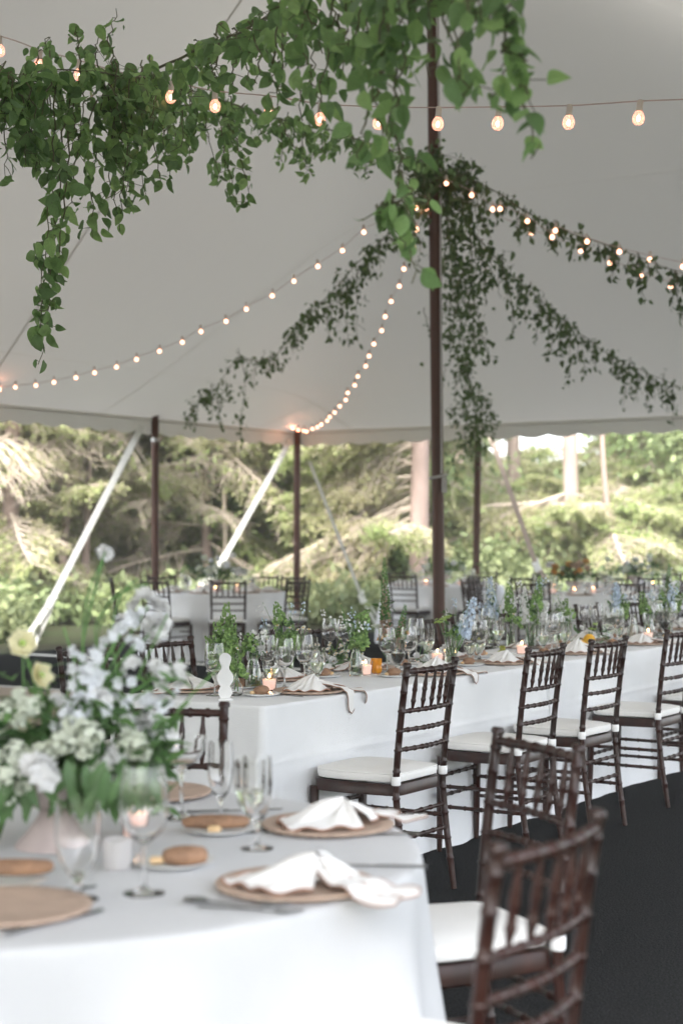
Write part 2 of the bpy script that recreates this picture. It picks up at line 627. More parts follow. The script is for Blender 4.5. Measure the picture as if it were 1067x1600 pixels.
strap(at(223, 664, 21.2), at(79, 942, 21.0), at(36, 1008, 21.0), 'broad white guy strap with ratchet left of the left side pole', M_strap, .085)
strap(at(454, 688, 24.1), at(350, 872, 24.6), at(262, 985, 24.8), 'white guy strap running down left from the corner pole', M_strap, .08)
strap(at(484, 722, 24.4), at(566, 935, 25.2), at(592, 984, 25.3), 'slim white guy strap running down right from the corner pole', M_strap, .045)
strap(at(766, 682, 23.0), at(838, 885, 23.6), at(872, 975, 23.8), 'tan guy strap running down right from the far side pole', M_strap2, .07)

# ------------------------------------------------------------------ chiavari chair
def bamboo(mb, p0, p1, r, rings, n=8, bulge=1.28, bow=0):
    p0, p1 = Vector(p0), Vector(p1)
    L = (p1 - p0).length
    ts = [0]
    rr = [r]
    for g in rings:
        for (d, k) in ((-.006, 1), (-.003, bulge), (.003, bulge), (.006, 1)):
            ts.append(g + d / L)
            rr.append(r * k)
    ts.append(1)
    rr.append(r)
    pts = [p0.lerp(p1, t) + Vector((0, -bow * math.sin(PI * min(1, max(0, t))), 0)) for t in ts]
    mb.tube(pts, rr, n)
    return mb
def post_path(s, z):
    x = s * (.176 + .012 * z)
    if z < .43:
        y = -.055 * (1 - z / .43) ** 1.3
    else:
        y = -.055 * ((z - .43) / .49) ** 1.4
    return Vector((x, y, z))
def chair_meshes():
    D = {}
    for s in (-1, 1):
        zs, rr = [], []
        for z in np.linspace(0, .905, 20):
            zs.append(float(z)); rr.append(.0133 if z > .1 else .0118 + .024 * z)
        for g in (.12, .2, .30, .40, .505, .585, .66, .735, .81, .872):
            for (d, k) in ((-.0055, .0133), (-.0025, .0158), (.0025, .0158), (.0055, .0133)):
                zs.append(g + d); rr.append(k)
        o = sorted(zip(zs, rr))
        o += [(.907, .0172), (.917, .0172), (.922, .0125)]
        mb = MB().tube([post_path(s, z) for z, _ in o], [r for _, r in o], 10)
        D['post', s] = mb.mesh('post', M_wood)
        mb = MB()
        zz = [0, .03, .2, .28, .285, .295, .3, .42]
        mb.tube([(s * (.178 + .006 * (1 - z / .42)), .375 + .006 * (1 - z / .42), z) for z in zz],
                [.0115, .0125, .0165, .018, .021, .021, .018, .019], 10)
        D['leg', s] = mb.mesh('leg', M_wood)
        mb = MB().lathe([(.0165, 0), (.0185, .003), (.0185, .031), (.0165, .034)], 12, Matrix.Translation(post_path(s, .452)), True)
        D['tie', s] = mb.mesh('tie', M_tie)
    def rail(z, r, bow, rings):
        a, b = post_path(-1, z), post_path(1, z)
        mb = MB()
        ts = sorted(set([0, 1] + [i / 12 for i in range(13)]))
        arr = [(t, r) for t in ts]
        for g in rings:
            arr += [(g - .022, r), (g - .009, r * 1.3), (g + .009, r * 1.3), (g + .022, r)]
        arr.sort()
        mb.tube([a.lerp(b, t) + Vector((0, -bow * math.sin(PI * t), 0)) for t, _ in arr], [q for _, q in arr], 8)
        return mb
    D['top'] = rail(.888, .0112, .022, (.13, .27, .41, .59, .73, .87)).mesh('top_rail', M_wood)
    for i, z in enumerate((.735, .662, .587)):
        D['rail', i] = rail(z, .0085, .020, (.13, .27, .41, .5, .59, .73, .87)).mesh('cross_rail', M_wood)
    for i in range(5):
        t = (i + 1) / 6
        a = post_path(-1, .735).lerp(post_path(1, .735), t) + Vector((0, -.020 * math.sin(PI * t), 0))
        b = post_path(-1, .886).lerp(post_path(1, .886), t) + Vector((0, -.022 * math.sin(PI * t), 0))
        D['sp', i] = MB().tube([a.lerp(b, q) for q in (0, .1, .2, .23, .27, .30, .48, .5, .55, .6, .63, .67, .8, 1)],
                               [.005, .006, .0085, .0105, .0105, .0085, .0085, .0105, .0105, .0085, .0095, .009, .0062, .005], 8).mesh('spindle', M_wood)
    # seat frame: rounded slab
    def outline(k=1.0, n=40):
        pts = []
        for i in range(n):
            th = 2 * PI * i / n
            cx, sy = math.cos(th), math.sin(th)
            e = .42 if sy > 0 else .25
            x = .205 * abs(cx) ** e * (1 if cx > 0 else -1)
            y = .20 * abs(sy) ** e * (1 if sy > 0 else -1)
            if sy < 0:
                x *= .9
            pts.append((x * k, .195 + y * k))
        return pts
    mb = MB()
    ol, oi = outline(), outline(.84)
    n = len(ol)
    rows = [(ol, .408), (ol, .448), (outline(.985), .452), (oi, .452), (oi, .408)]
    for o, z in rows:
        mb.v += [(x, y, z) for x, y in o]
    for r in range(len(rows)):
        for k in range(n):
            a, b = r * n, ((r + 1) % len(rows)) * n
            mb.f.append((a + k, a + (k + 1) % n, b + (k + 1) % n, b + k))
    D['frame'] = mb.mesh('seat_frame', M_wood)
    mb = MB()
    rows = [(.2, .455), (.9, .455), (.955, .460), (.975, .474), (.972, .486), (.955, .492), (.93, .493), (.80, .501), (.5, .506), (.2, .507)]
    for k0, z in rows:
        mb.v += [(x, y + .0, z) for x, y in outline(k0)]
    for r in range(len(rows) - 1):
        for k in range(n):
            mb.f.append((r * n + k, r * n + (k + 1) % n, (r + 1) * n + (k + 1) % n, (r + 1) * n + k))
    mb.f.append(tuple((len(rows) - 1) * n + k for k in range(n)))
    D['cushion'] = mb.mesh('cushion', M_cush)
    D['piping'] = MB().tube([(x, y, .4905) for x, y in outline(.962)] + [(outline(.962)[0][0], outline(.962)[0][1], .4905)], .0035, 6).mesh('piping', M_cush)
    mb = MB()
    st = []
    for s in (-1, 1):
        for z in (.29, .20):
            st.append((post_path(s, z), Vector((s * .18, .376, z)), .0085))
    st += [(Vector((-.18, .377, .245)), Vector((.18, .377, .245)), .0085), (Vector((-.18, .377, .335)), Vector((.18, .377, .335)), .0085),
           (post_path(-1, .335), post_path(1, .335), .0085), (post_path(-1, .245), post_path(1, .245), .0085)]
    for i, (a, b, r) in enumerate(st):
        D['st', i] = bamboo(MB(), a, b, r, (.12, .3, .5, .7, .88)).mesh('stretcher', M_wood)
    D['nst'] = len(st)
    return D
CM = chair_meshes()
def make_chair():
    t = thing('chiavari_chair', 'x', 'chair')
    link('seat_frame', CM['frame'], t)
    cu = link('cushion', CM['cushion'], t)
    link('piping', CM['piping'], cu)
    for s in (-1, 1):
        link('post', CM['post', s], t)
        link('leg', CM['leg', s], t)
        link('cushion_tie', CM['tie', s], t)
    link('top_rail', CM['top'], t)
    for i in range(3):
        link('cross_rail', CM['rail', i], t)
    for i in range(5):
        link('spindle', CM['sp', i], t)
    for i in range(CM['nst']):
        link('stretcher', CM['st', i], t)
    return t
proto = make_chair()
used = []
def chair(x, y, rz, label, group=None, tilt=0):
    if not used:
        o = proto
        used.append(1)
    else:
        o = copy_tree(proto)
    o.location = (x, y, .008)
    o.rotation_euler = (0, 0, rz)
    o['label'] = label
    if group:
        o['group'] = group
    return o
def face(vx, vy):
    return math.atan2(-vx, vy)

G_R = 'chairs along the right side of the long table'
G_L = 'chairs along the left side of the long table'
rt = [(.445, .428, 0, 'sharp dark brown chair nearest on the right side of the long table, fully in view'),
      (1.46, .428, .03, 'dark brown chair second from the near end on the right of the long table'),
      (2.14, .430, -.03, 'dark brown chair third along the right side of the long table'),
      (3.10, .415, .0, 'dark chair at the right edge of the photo, fourth along the long table'),
      (4.03, .43, .02, 'chair with a brown leather bag on its seat at the right edge'),
      (5.0, .43, .0, 'chair beyond the one with the brown bag, outside the right edge')]
for (t, off, dr, lb) in rt:
    v = tab(t, off)
    chair(v.x, v.y, face(-Nn.x, -Nn.y) + dr, lb, G_R)
lt = [(.41, 'chair behind the near flowers with one reddish post showing, left of the long table'),
      (.96, 'dark chair left of the long table behind the two wine glasses'),
      (1.65, 'dark chair left of the long table behind the glass vases of green bells'),
      (2.25, 'mostly hidden chair left of the long table behind the daisies'),
      (3.55, 'dark chair on the far side of the long table, just right of the centre pole'),
      (4.32, 'dark chair behind the pale delphiniums on the far side of the long table'),
      (5.05, 'dark chair behind the white stock flowers on the far side of the long table'),
      (5.72, 'dark chair behind the orange fruit on the far side of the long table'),
      (6.5, 'dark chair behind the light blue spike at the far end of the long table')]
for (t, lb) in lt:
    v = tab(t, -.76 - .44)
    chair(v.x, v.y, face(Nn.x, Nn.y) + random.uniform(-.04, .04), lb, G_L)

RC = Vector((-.675, 3.40, 0))
RR = .84
chair(.302, 2.745, face(RC.x - .30, RC.y - 2.70 - .06), 'large blurred brown chair at the lower right corner, closest to the camera', 'chairs around the near round table')
chair(.421, 3.915, face(RC.x - .466, RC.y - 3.915), 'dark chair with white seat right of the near round table, behind the closest chair', 'chairs around the near round table')
chair(-.53, 4.70, face(-.06, -1.0), 'dark chair behind the near round table, seen through the glasses', 'chairs around the near round table')
chair(-1.75, 4.05, face(1, -.5), 'chair behind the flower arrangement, outside the left edge', 'chairs around the near round table')

# ------------------------------------------------------------------ tables and cloths
def round_cloth(rad, seed, h=.76, flare=.10, m=M_cloth2, n=180):
    rnd = random.Random(seed)
    ph = [rnd.random() * 6 for _ in range(6)]
    mb = MB()
    rows = [(0, 0)]
    rows = [('c', .0)]
    mb.v.append((0, 0, h))
    rings = [(.3, 0), (.6, 0), (.85, 0), (.97, 0), (.993, .0015), (1.0, .006), (1.004, .02), (None, .06), (None, .14), (None, .25), (None, .38), (None, .52), (None, .65), (None, h - .004)]
    for (k, d) in rings:
        for i in range(n):
            th = 2 * PI * i / n
            fold = math.sin(11 * th + ph[0] + 1.2 * math.sin(2 * th + ph[1])) + .5 * math.sin(17 * th + ph[2]) + .4 * math.sin(5 * th + ph[3])
            if k is not None:
                r = rad * k
            else:
                r = rad * 1.004 + flare * d * .75 + fold * .055 * min(1, d / .45) ** 1.3
            z = h - d - (0.0006 * math.sin(9 * th + 7 * (k or 0)) if k and k < .97 else 0)
            mb.v.append((r * math.cos(th), r * math.sin(th), z))
    for i in range(n):
        mb.f.append((0, 1 + i, 1 + (i + 1) % n))
    for r in range(len(rings) - 1):
        for i in range(n):
            a, b = 1 + r * n, 1 + (r + 1) * n
            mb.f.append((a + i, b + i, b + (i + 1) % n, a + (i + 1) % n))
    return mb.mesh('cloth', m)
def round_table(c, rad, lb, lbc, seed, m, grp):
    t = thing('round_table', lb, 'table', (c.x, c.y, .008), group='round dining tables')
    link('tabletop', MB().lathe([(0, .722), (rad * .985, .722), (rad * .985, .745), (0, .745)], 40).mesh('top', M_dance), t)
    for k in range(4):
        a = PI / 4 + k * PI / 2
        link('leg', MB().tube([(.35 * math.cos(a), .35 * math.sin(a), 0), (.3 * math.cos(a), .3 * math.sin(a), .722)], .018, 8).mesh('leg', M_metal), t)
    thing('tablecloth', lbc, 'tablecloth', (c.x, c.y, 0), seed, 'white round tablecloths', round_cloth(rad, seed, m=m))
round_table(RC, RR, 'round table under the white cloth nearest the camera', 'bright white cloth on the round table nearest the camera', 3, M_cloth2, '')
FT = [(Vector((-1.45, 19.1, 0)), 'far left round table between the two left poles', 'white cloth on the far left round table'),
      (Vector((1.35, 21.7, 0)), 'far round table just behind the centre pole', 'white cloth on the far round table behind the centre pole'),
      (Vector((2.63, 18.5, 0)), 'far right round table with the orange flower arrangement', 'white cloth on the far right table with orange flowers'),
      (Vector((3.75, 20.9, 0)), 'farthest round table at the right behind the orange flowers', 'white cloth on the farthest table at the right')]
for i, (c, a, b) in enumerate(FT):
    round_table(c, .80, a, b, 5 + i, M_cloth, '')

def rect_cloth(L, W, seed, m, ends=(True, True), h=.76):
    """corner at the origin, +x along the table, -y across it"""
    rnd = random.Random(seed)
    ph = [rnd.random() * 6 for _ in range(8)]
    # perimeter with rounded corners
    rc = .025
    pts = []
    def arc(cx, cy, a0):
        for k in range(7):
            a = a0 + PI / 2 * k / 6
            pts.append((cx + rc * math.cos(a), cy + rc * math.sin(a), math.cos(a), math.sin(a), 1))
    def seg(x0, y0, x1, y1, nxv, nyv):
        Ls = math.hypot(x1 - x0, y1 - y0)
        n = int(Ls / .03)
        for k in range(1, n):
            s = k / n
            pts.append((x0 + (x1 - x0) * s, y0 + (y1 - y0) * s, nxv, nyv, max(math.exp(-s * Ls / .07), math.exp(-(1 - s) * Ls / .07))))
    arc(L - rc, -rc, 0)
    seg(L - rc, 0, rc, 0, 0, 1)
    arc(rc, -rc, PI / 2)
    seg(0, -rc, 0, -W + rc, -1, 0)
    arc(rc, -W + rc, PI)
    seg(rc, -W, L - rc, -W, 0, -1)
    arc(L - rc, -W + rc, 3 * PI / 2)
    seg(L, -W + rc, L, -rc, 1, 0)
    n = len(pts)
    rows = [(-.30, 0), (-.012, 0), (-.004, .0012), (0, .005), (.001, .015)]
    ds = [.04, .08, .14, .19, .215, .222, .23, .25, .32, .40, .48, .56, .64, .70, h - .004]
    mb = MB()
    for (o, d) in rows[1:]:
        mb.v += [(x + nx_ * o, y + ny * o, h - d) for (x, y, nx_, ny, cn) in pts]
    for d in ds:
        for i, (x, y, nx_, ny, cn) in enumerate(pts):
            q = x * 1.0 + y * 1.7
            f = (math.sin(q * 9 + ph[0] + 1.3 * math.sin(q * 3.1)) + .6 * math.sin(q * 21 + ph[1])) * .010 * (d / .7) ** 1.2
            f += .006 * math.sin(q * 4 + d * 7 + ph[4])
            inner = (abs(nx_) > .5 and ((nx_ > 0 and not ends[1]) or (nx_ < 0 and not ends[0])))
            o = .002 + .022 * d + f + cn * .05 * (d / .7)
            o += .004 * math.exp(-((d - .222) / .006) ** 2)
            for xc in (.41, .82, 1.23, 1.64, 2.05):
                o += .0035 * math.exp(-((x - xc) / .016) ** 2) * min(1, d * 5)
            o += .010 * (d / .7) * math.sin(x * 5.3 + d * 2 + ph[2])
            if inner:
                o = min(o, .008) * .5
            o = max(o, .001)
            mb.v.append((x + nx_ * o, y + ny * o, h - d))
    R_ = len(rows) - 1 + len(ds)
    for r in range(R_ - 1):
        for i in range(n):
            a, b = r * n, (r + 1) * n
            mb.f.append((a + i, b + i, b + (i + 1) % n, a + (i + 1) % n))
    mb.f.append(tuple(range(n)))
    return mb.mesh('cloth', m)
TL = 2.44
for k in range(3):
    base = tab(k * (TL + .02), -.76, 0)
    nm = ['nearest', 'middle', 'farthest'][k]
    t = thing('banquet_table', '%s of the three joined tables that make the long table' % nm, 'table', base, RZ, 'tables joined into the long table')
    link('tabletop', MB().box(.01, TL - .01, -.75, -.01, .715, .745).mesh('top', M_dance, False), t)
    for (x, y) in ((.15, -.1), (.15, -.66), (TL - .15, -.1), (TL - .15, -.66)):
        link('leg', MB().tube([(x, y, .008), (x, y, .715)], .016, 8).mesh('leg', M_metal), t)
    thing('tablecloth', 'pale linen cloth to the floor on the %s long table section' % nm, 'tablecloth', base, RZ,
          'cloths of the long table', rect_cloth(TL, .76, 20 + k, M_cloth, (k == 0, k == 2)))

# far chairs around the far round tables
def ring(ci, angs, labels):
    c = FT[ci][0]
    for a, lb in zip(angs, labels):
        r = 1.2 + random.uniform(-.03, .05)
        x, y = c.x + r * math.cos(R(a)), c.y + r * math.sin(R(a))
        chair(x, y, R(a) + PI / 2 + random.uniform(-.08, .08), lb, 'chairs around the far round tables')
ring(0, [-118, -80, -41, 45, 68, 127, 190],
     ['far left table chair at the front left with scalloped napkins behind its spindles', 'far left table chair at the front middle, back to camera',
      'far left table chair at its front right, before the corner pole', 'far left table chair at its right rear, seen edge on',
      'far left table chair behind it, right of the flowers', 'far left table chair behind it, in front of the left side pole', 'leftmost chair of the far left table, turned side on'])
ring(1, [-118, -70, -20, 60, 120], ['far chair left of the centre pole in front of a white cloth', 'far chair just right of the centre pole',
      'chair at the right of the table behind the centre pole', 'chair at the right rear of the table behind the centre pole', 'chair at the left rear of the table behind the centre pole'])
ring(2, [-118, -70, -160, -25, 110, 60, 150], ['front left chair of the table with the orange flowers', 'front right chair of the table with the orange flowers',
      'left chair of the table with the orange flowers, side on', 'right chair of the table with the orange flowers', 'rear chair of the table with the orange flowers',
      'right rear chair of the table with the orange flowers', 'left rear chair of the table with the orange flowers'])
ring(3, [-90, -50, 0, 60, 110, 170], ['front chair of the farthest table at the right', 'front right chair of the farthest table', 'right chair of the farthest table at the right edge',
      'right rear chair of the farthest table', 'left rear chair of the farthest table', 'left chair of the farthest table at the right'])
# ------------------------------------------------------------------ string lights
def catm(pts, per=8):
    P = [Vector(p) for p in pts]
    P = [P[0] * 2 - P[1]] + P + [P[-1] * 2 - P[-2]]
    out = []
    for i in range(1, len(P) - 2):
        for k in range(per):
            t = k / per
            a, b, c, d = P[i - 1:i + 3]
            out.append(.5 * ((2 * b) + (c - a) * t + (2 * a - 5 * b + 4 * c - d) * t * t + (3 * b - a - 3 * c + d) * t ** 3))
    out.append(P[-2])
    return out
socket_me = MB().lathe([(0, .022), (.010, .022), (.0125, .015), (.0125, -.012), (.014, -.014), (.014, -.022), (0, -.022)], 12).mesh('socket', M_socket)
globe = MB().lathe([(0, -.076), (.012, -.074), (.021, -.066), (.0245, -.052), (.0235, -.040), (.018, -.028), (.012, -.021), (.011, -.016), (0, -.016)], 16)
bulb_near = globe.mesh('bulb', M_bulb)
bulb_far = MB().ball((0, 0, -.045), .0195, 12, 8).mesh('bulb', M_bulbfar)
fil_me = MB().ball((0, 0, -.050), .007, 8, 6, 1.6).mesh('filament', M_fil)
def string(label, cord, bulbs, near=False, tilt=.1, r=.0028, lit=()):
    root = Vector(cord[0])
    t = thing('string_light', label, 'string light', root)
    path = catm([Vector(c) - root for c in cord])
    link('cord', MB().tube(path, r, 5).mesh('cord', M_cord), t)
    for b in bulbs:
        l = Vector(b) - root
        rr = (random.uniform(-tilt, tilt), random.uniform(-tilt, tilt), random.random() * 6)
        s = link('socket', socket_me, t, l, rr)
        bb = link('bulb', bulb_near if near else bulb_far, t, l, rr)
        if near:
            link('filament', fil_me, bb)
    for k in lit:          # the light that these bulbs throw on the fabric
        pl = bpy.data.lights.new('bulb_light', 'POINT')
        pl.energy = .2
        pl.color = (1.0, .40, .24)
        pl.shadow_soft_size = .03
        link('bulb_light', pl, t, Vector(bulbs[k]) - root + Vector((0, -.03, -.07)))
b3 = [(0, 62, 7.7), (63, 84, 7.6), (123, 100, 7.5), (192, 120, 7.4), (268, 134, 7.25), (336, 148, 7.1), (421, 156, 6.95), (501, 168, 6.85), (593, 173, 6.75), (685, 174, 6.65), (779, 173, 6.55), (889, 171, 6.45), (999, 164, 6.35)]
string('nearest string light of large globe bulbs crossing in front of the centre pole',
       [at(-190, 5, 8.0)] + [at(x, y - 6, Y) for x, y, Y in b3] + [at(1110, 152, 6.25), at(1260, 128, 6.1)],
       [at(x, y + 1, Y) for x, y, Y in b3] + [at(1108, 158, 6.25)], True)
pts = [(-75, 612), (-30, 611), (0, 608), (25, 605), (56, 602), (85, 597), (119, 590), (148, 582), (183, 573), (214, 561), (250, 548), (285, 534), (314, 517), (353, 501), (385, 482), (426, 461), (459, 438), (496, 415), (535, 390), (568, 361), (607, 344), (650, 323)]
n = len(pts)
def yy(k): return 19.0 + (14.3 - 19.0) * (k / (n - 1))
string('long drooping light string from the centre pole down to the left eave', [at(x, y - 3, yy(k)) for k, (x, y) in enumerate(pts)] + [at(683, 290, 14.15)],
       [at(x, y - 6, yy(k)) for k, (x, y) in enumerate(pts)], lit=(1, 2, 21))
pts = [(457, 670), (466, 673), (474, 674), (479, 675), (488, 671), (496, 668), (502, 664), (511, 658), (515, 652), (523, 645), (531, 635), (540, 625), (543, 614), (554, 602), (559, 588), (571, 572), (577, 556), (584, 537), (596, 516), (602, 494), (611, 470), (624, 446), (631, 419), (645, 385), (650, 357), (666, 324)]
n = len(pts)
def yy(k): return 23.9 + (14.3 - 23.9) * (k / (n - 1))
string('light string running from the centre pole to the far corner pole', [at(x, y - 3, yy(k)) for k, (x, y) in enumerate(pts)] + [at(683, 290, 14.1)],
       [at(x, y - 6, yy(k)) for k, (x, y) in enumerate(pts)], lit=(0, 1, 3, 6))
pts = [(697, 284), (737, 303), (769, 325), (781, 324), (823, 343), (862, 368), (868, 358), (916, 375), (967, 391), (1015, 403), (1066, 414), (1120, 425)]
string('upper light string running from the centre pole to the right through the vine', [at(686, 272, 14.0)] + [at(x, y - 4, 14.0 - .09 * k) for k, (x, y) in enumerate(pts)],
       [at(x, y - 6, 14.0 - .09 * k) for k, (x, y) in enumerate(pts)])
pts = [(688, 300), (760, 334), (830, 362), (907, 390), (952, 409), (1001, 429), (1047, 445), (1100, 462)]
string('lower light string running from the centre pole to the right under the vine', [at(686, 290, 14.0)] + [at(x, y - 4, 14.2) for k, (x, y) in enumerate(pts)],
       [at(x, y - 6, 14.2) for k, (x, y) in enumerate(pts) if k > 1])

# ------------------------------------------------------------------ vine garlands
def vleaf(seed, m, fold=.25, curl=.25):
    rnd = random.Random(seed)
    mb = MB()
    rows = [(0, .02), (.06, .20), (.16, .33), (.32, .41), (.50, .40), (.68, .31), (.86, .15), (1, 0)]
    skew = rnd.uniform(-.06, .06)
    for (t, wd) in rows:
        z = -t
        y = -curl * t * t
        x = skew * math.sin(PI * t)
        if wd == 0:
            mb.v.append((x, y, z))
        else:
            mb.v += [(x - wd * .78, y + fold * wd + rnd.uniform(-.03, .03), z), (x, y, z), (x + wd * .78, y + fold * wd + rnd.uniform(-.03, .03), z)]
    for q in range(6):
        a = q * 3
        mb.f += [(a, a + 1, a + 4, a + 3), (a + 1, a + 2, a + 5, a + 4)]
    mb.f += [(18, 19, 21), (19, 20, 21)]
    return mb
def garland(label, strands, size, gap, m_ind, m_mass, off=.05, limit=300, stem_r=.004, group='vine garlands under the roof', seed=0, vs=.25):
    rnd = random.Random(seed)
    root = Vector(strands[0][0])
    t = thing('vine_garland', label, 'garland', root, group=group)
    vars_ = [vleaf(seed * 9 + k, m_ind, rnd.uniform(.1, .45), rnd.uniform(.0, .5)) for k in range(5)]
    meshes = [v.mesh('vine_leaf', m_ind) for v in vars_]
    st = MB()
    leaves = []
    for si, s in enumerate(strands):
        P = catm([Vector(p) - root for p in s], 6)
        wob = [p + Vector((rnd.uniform(-1, 1), rnd.uniform(-1, 1), rnd.uniform(-1, 1))) * (.012 if si else .006) for p in P]
        L = sum((wob[i + 1] - wob[i]).length for i in range(len(wob) - 1))
        st.tube(wob, [stem_r * (1.6 if si == 0 else 1) * (1 - .6 * i / len(wob)) for i in range(len(wob))], 5)
        g = gap * (1.0 if si else 1.2)
        n = int(L / g)
        clump = rnd.random() * 6
        for k in range(n):
            u = (k + rnd.random()) / n
            if math.sin(u * L * 16 + clump) < -.75 and rnd.random() < .7:
                continue
            f = u * (len(wob) - 1)
            i = min(int(f), len(wob) - 2)
            p = wob[i].lerp(wob[i + 1], f - i)
            tap = 1 - .45 * u if si else 1
            o = Vector((rnd.gauss(0, 1), rnd.gauss(0, 1), rnd.gauss(-.3, .7))) * off * .6 * tap
            sz = size * rnd.choice((rnd.uniform(.4, .8), rnd.uniform(.75, 1.2), rnd.uniform(.8, 1.3))) * (1 - .2 * u)
            rot = Euler((rnd.gauss(0, .5), rnd.gauss(0, .45), rnd.uniform(0, 2 * PI)), 'XYZ')
            if rnd.random() < .25:
                rot = Euler((rnd.gauss(0, 1.1), rnd.gauss(0, .8), rnd.uniform(0, 2 * PI)), 'XYZ')
            leaves.append((p + o, rot, sz, rnd.randrange(5)))
            # short petiole
            if rnd.random() < .5:
                st.tube([p, p + o], stem_r * .4, 3, False)
    link('stem', st.mesh('stem', M_vstem), t)
    leaves.sort(key=lambda l: (l[0] + root).y - l[2] * 6)
    for (p, rot, sz, k) in leaves[:limit]:
        link('leaf', meshes[k], t, p, rot, (sz, sz, sz))
    rest = leaves[limit:]
    if rest:
        mb = MB()
        for (p, rot, sz, k) in rest:
            M = Matrix.Translation(p) @ rot.to_matrix().to_4x4() @ Matrix.Scale(sz, 4)
            mb.add(vars_[k].v, vars_[k].f, M)
        link('leaf_mass', mb.mesh('leaf_mass', m_mass), t, kind='stuff')
    return len(leaves)
def S3(*p):
    return [at(*q) for q in p]
rnd = random.Random(5)
def fringe(stem, n, lo, hi, spread=.08, t0=0, t1=1):
    """short strands that hang from a stem given by points"""
    P = catm(stem, 10)
    out = []
    for k in range(n):
        u = t0 + (t1 - t0) * (k + rnd.random()) / n
        i = min(int(u * (len(P) - 1)), len(P) - 1)
        p = P[i] + Vector((rnd.gauss(0, .5), rnd.gauss(0, .5), rnd.gauss(0, .5))) * spread
        L = rnd.uniform(lo, hi)
        dx, dy = rnd.gauss(0, .12) * L, rnd.gauss(0, .12) * L
        out.append([p, p + Vector((dx * .7, dy, -L * .5)), p + Vector((dx, dy, -L))])
    return out
# garland 1: big near left cluster running to the centre pole
st1 = S3((690, 262, 14.1), (600, 232, 13), (520, 205, 12), (430, 185, 10.8), (350, 158, 9.3), (260, 130, 8.0), (200, 120, 7.3), (90, 108, 6.9), (0, 125, 6.7), (-90, 140, 6.6))
d1 = [S3(*q) for q in (
    [(100, 190, 7), (92, 300, 7), (76, 400, 7), (68, 480, 7), (65, 572, 7)],
    [(108, 200, 7), (100, 330, 7), (82, 430, 7), (70, 520, 7)],
    [(90, 120, 6.9), (84, 240, 6.9), (78, 340, 6.9), (64, 470, 6.9)],
    [(165, 120, 7.2), (150, 230, 7.2), (142, 370, 7.2)],
    [(150, 150, 7.1), (120, 260, 7.1), (105, 340, 7.1)],
    [(200, 118, 7.2), (195, 250, 7.2), (185, 362, 7.2)],
    [(190, 118, 7.3), (170, 240, 7.2), (183, 330, 7.2)],
    [(222, 125, 7.3), (222, 220, 7.3), (226, 298, 7.3)],
    [(215, 125, 7.3), (205, 220, 7.3), (200, 318, 7.3)],
    [(10, 115, 6.8), (6, 190, 6.8), (14, 268, 6.8)],
    [(45, 115, 6.8), (50, 180, 6.8), (58, 285, 6.8)],
    [(335, 150, 9.2), (352, 240, 9.0), (370, 325, 9.0)],
    [(345, 150, 9.2), (372, 230, 9.0), (388, 305, 9.0)],
    [(310, 145, 9.0), (325, 210, 9.0), (345, 280, 8.9)],
    [(255, 130, 7.9), (262, 190, 7.9), (252, 236, 7.9)],
    [(440, 190, 10.9), (462, 235, 10.8), (488, 275, 10.8)],
    [(500, 200, 11.8), (505, 240, 11.8)], [(560, 220, 12.4), (585, 262, 12.4)],
    [(128, 105, 7.0), (122, 70, 7.0), (120, 42, 7.0)], [(182, 112, 7.2), (172, 60, 7.2), (186, 16, 7.2)],
    [(160, 110, 7.2), (150, 80, 7.2), (165, 36, 7.2)], [(60, 108, 7.0), (64, 80, 7.0), (76, 54, 7.0)])]
n1 = garland('thick green vine garland from the left edge to the centre pole, long tail at left', [st1] + d1 +
        fringe(st1, 38, .12, .42, .10, .50, .98) + fringe(st1, 14, .1, .3, .08, .12, .5),
        .079, .0160, M_vine, M_vine2, .075, seed=1)
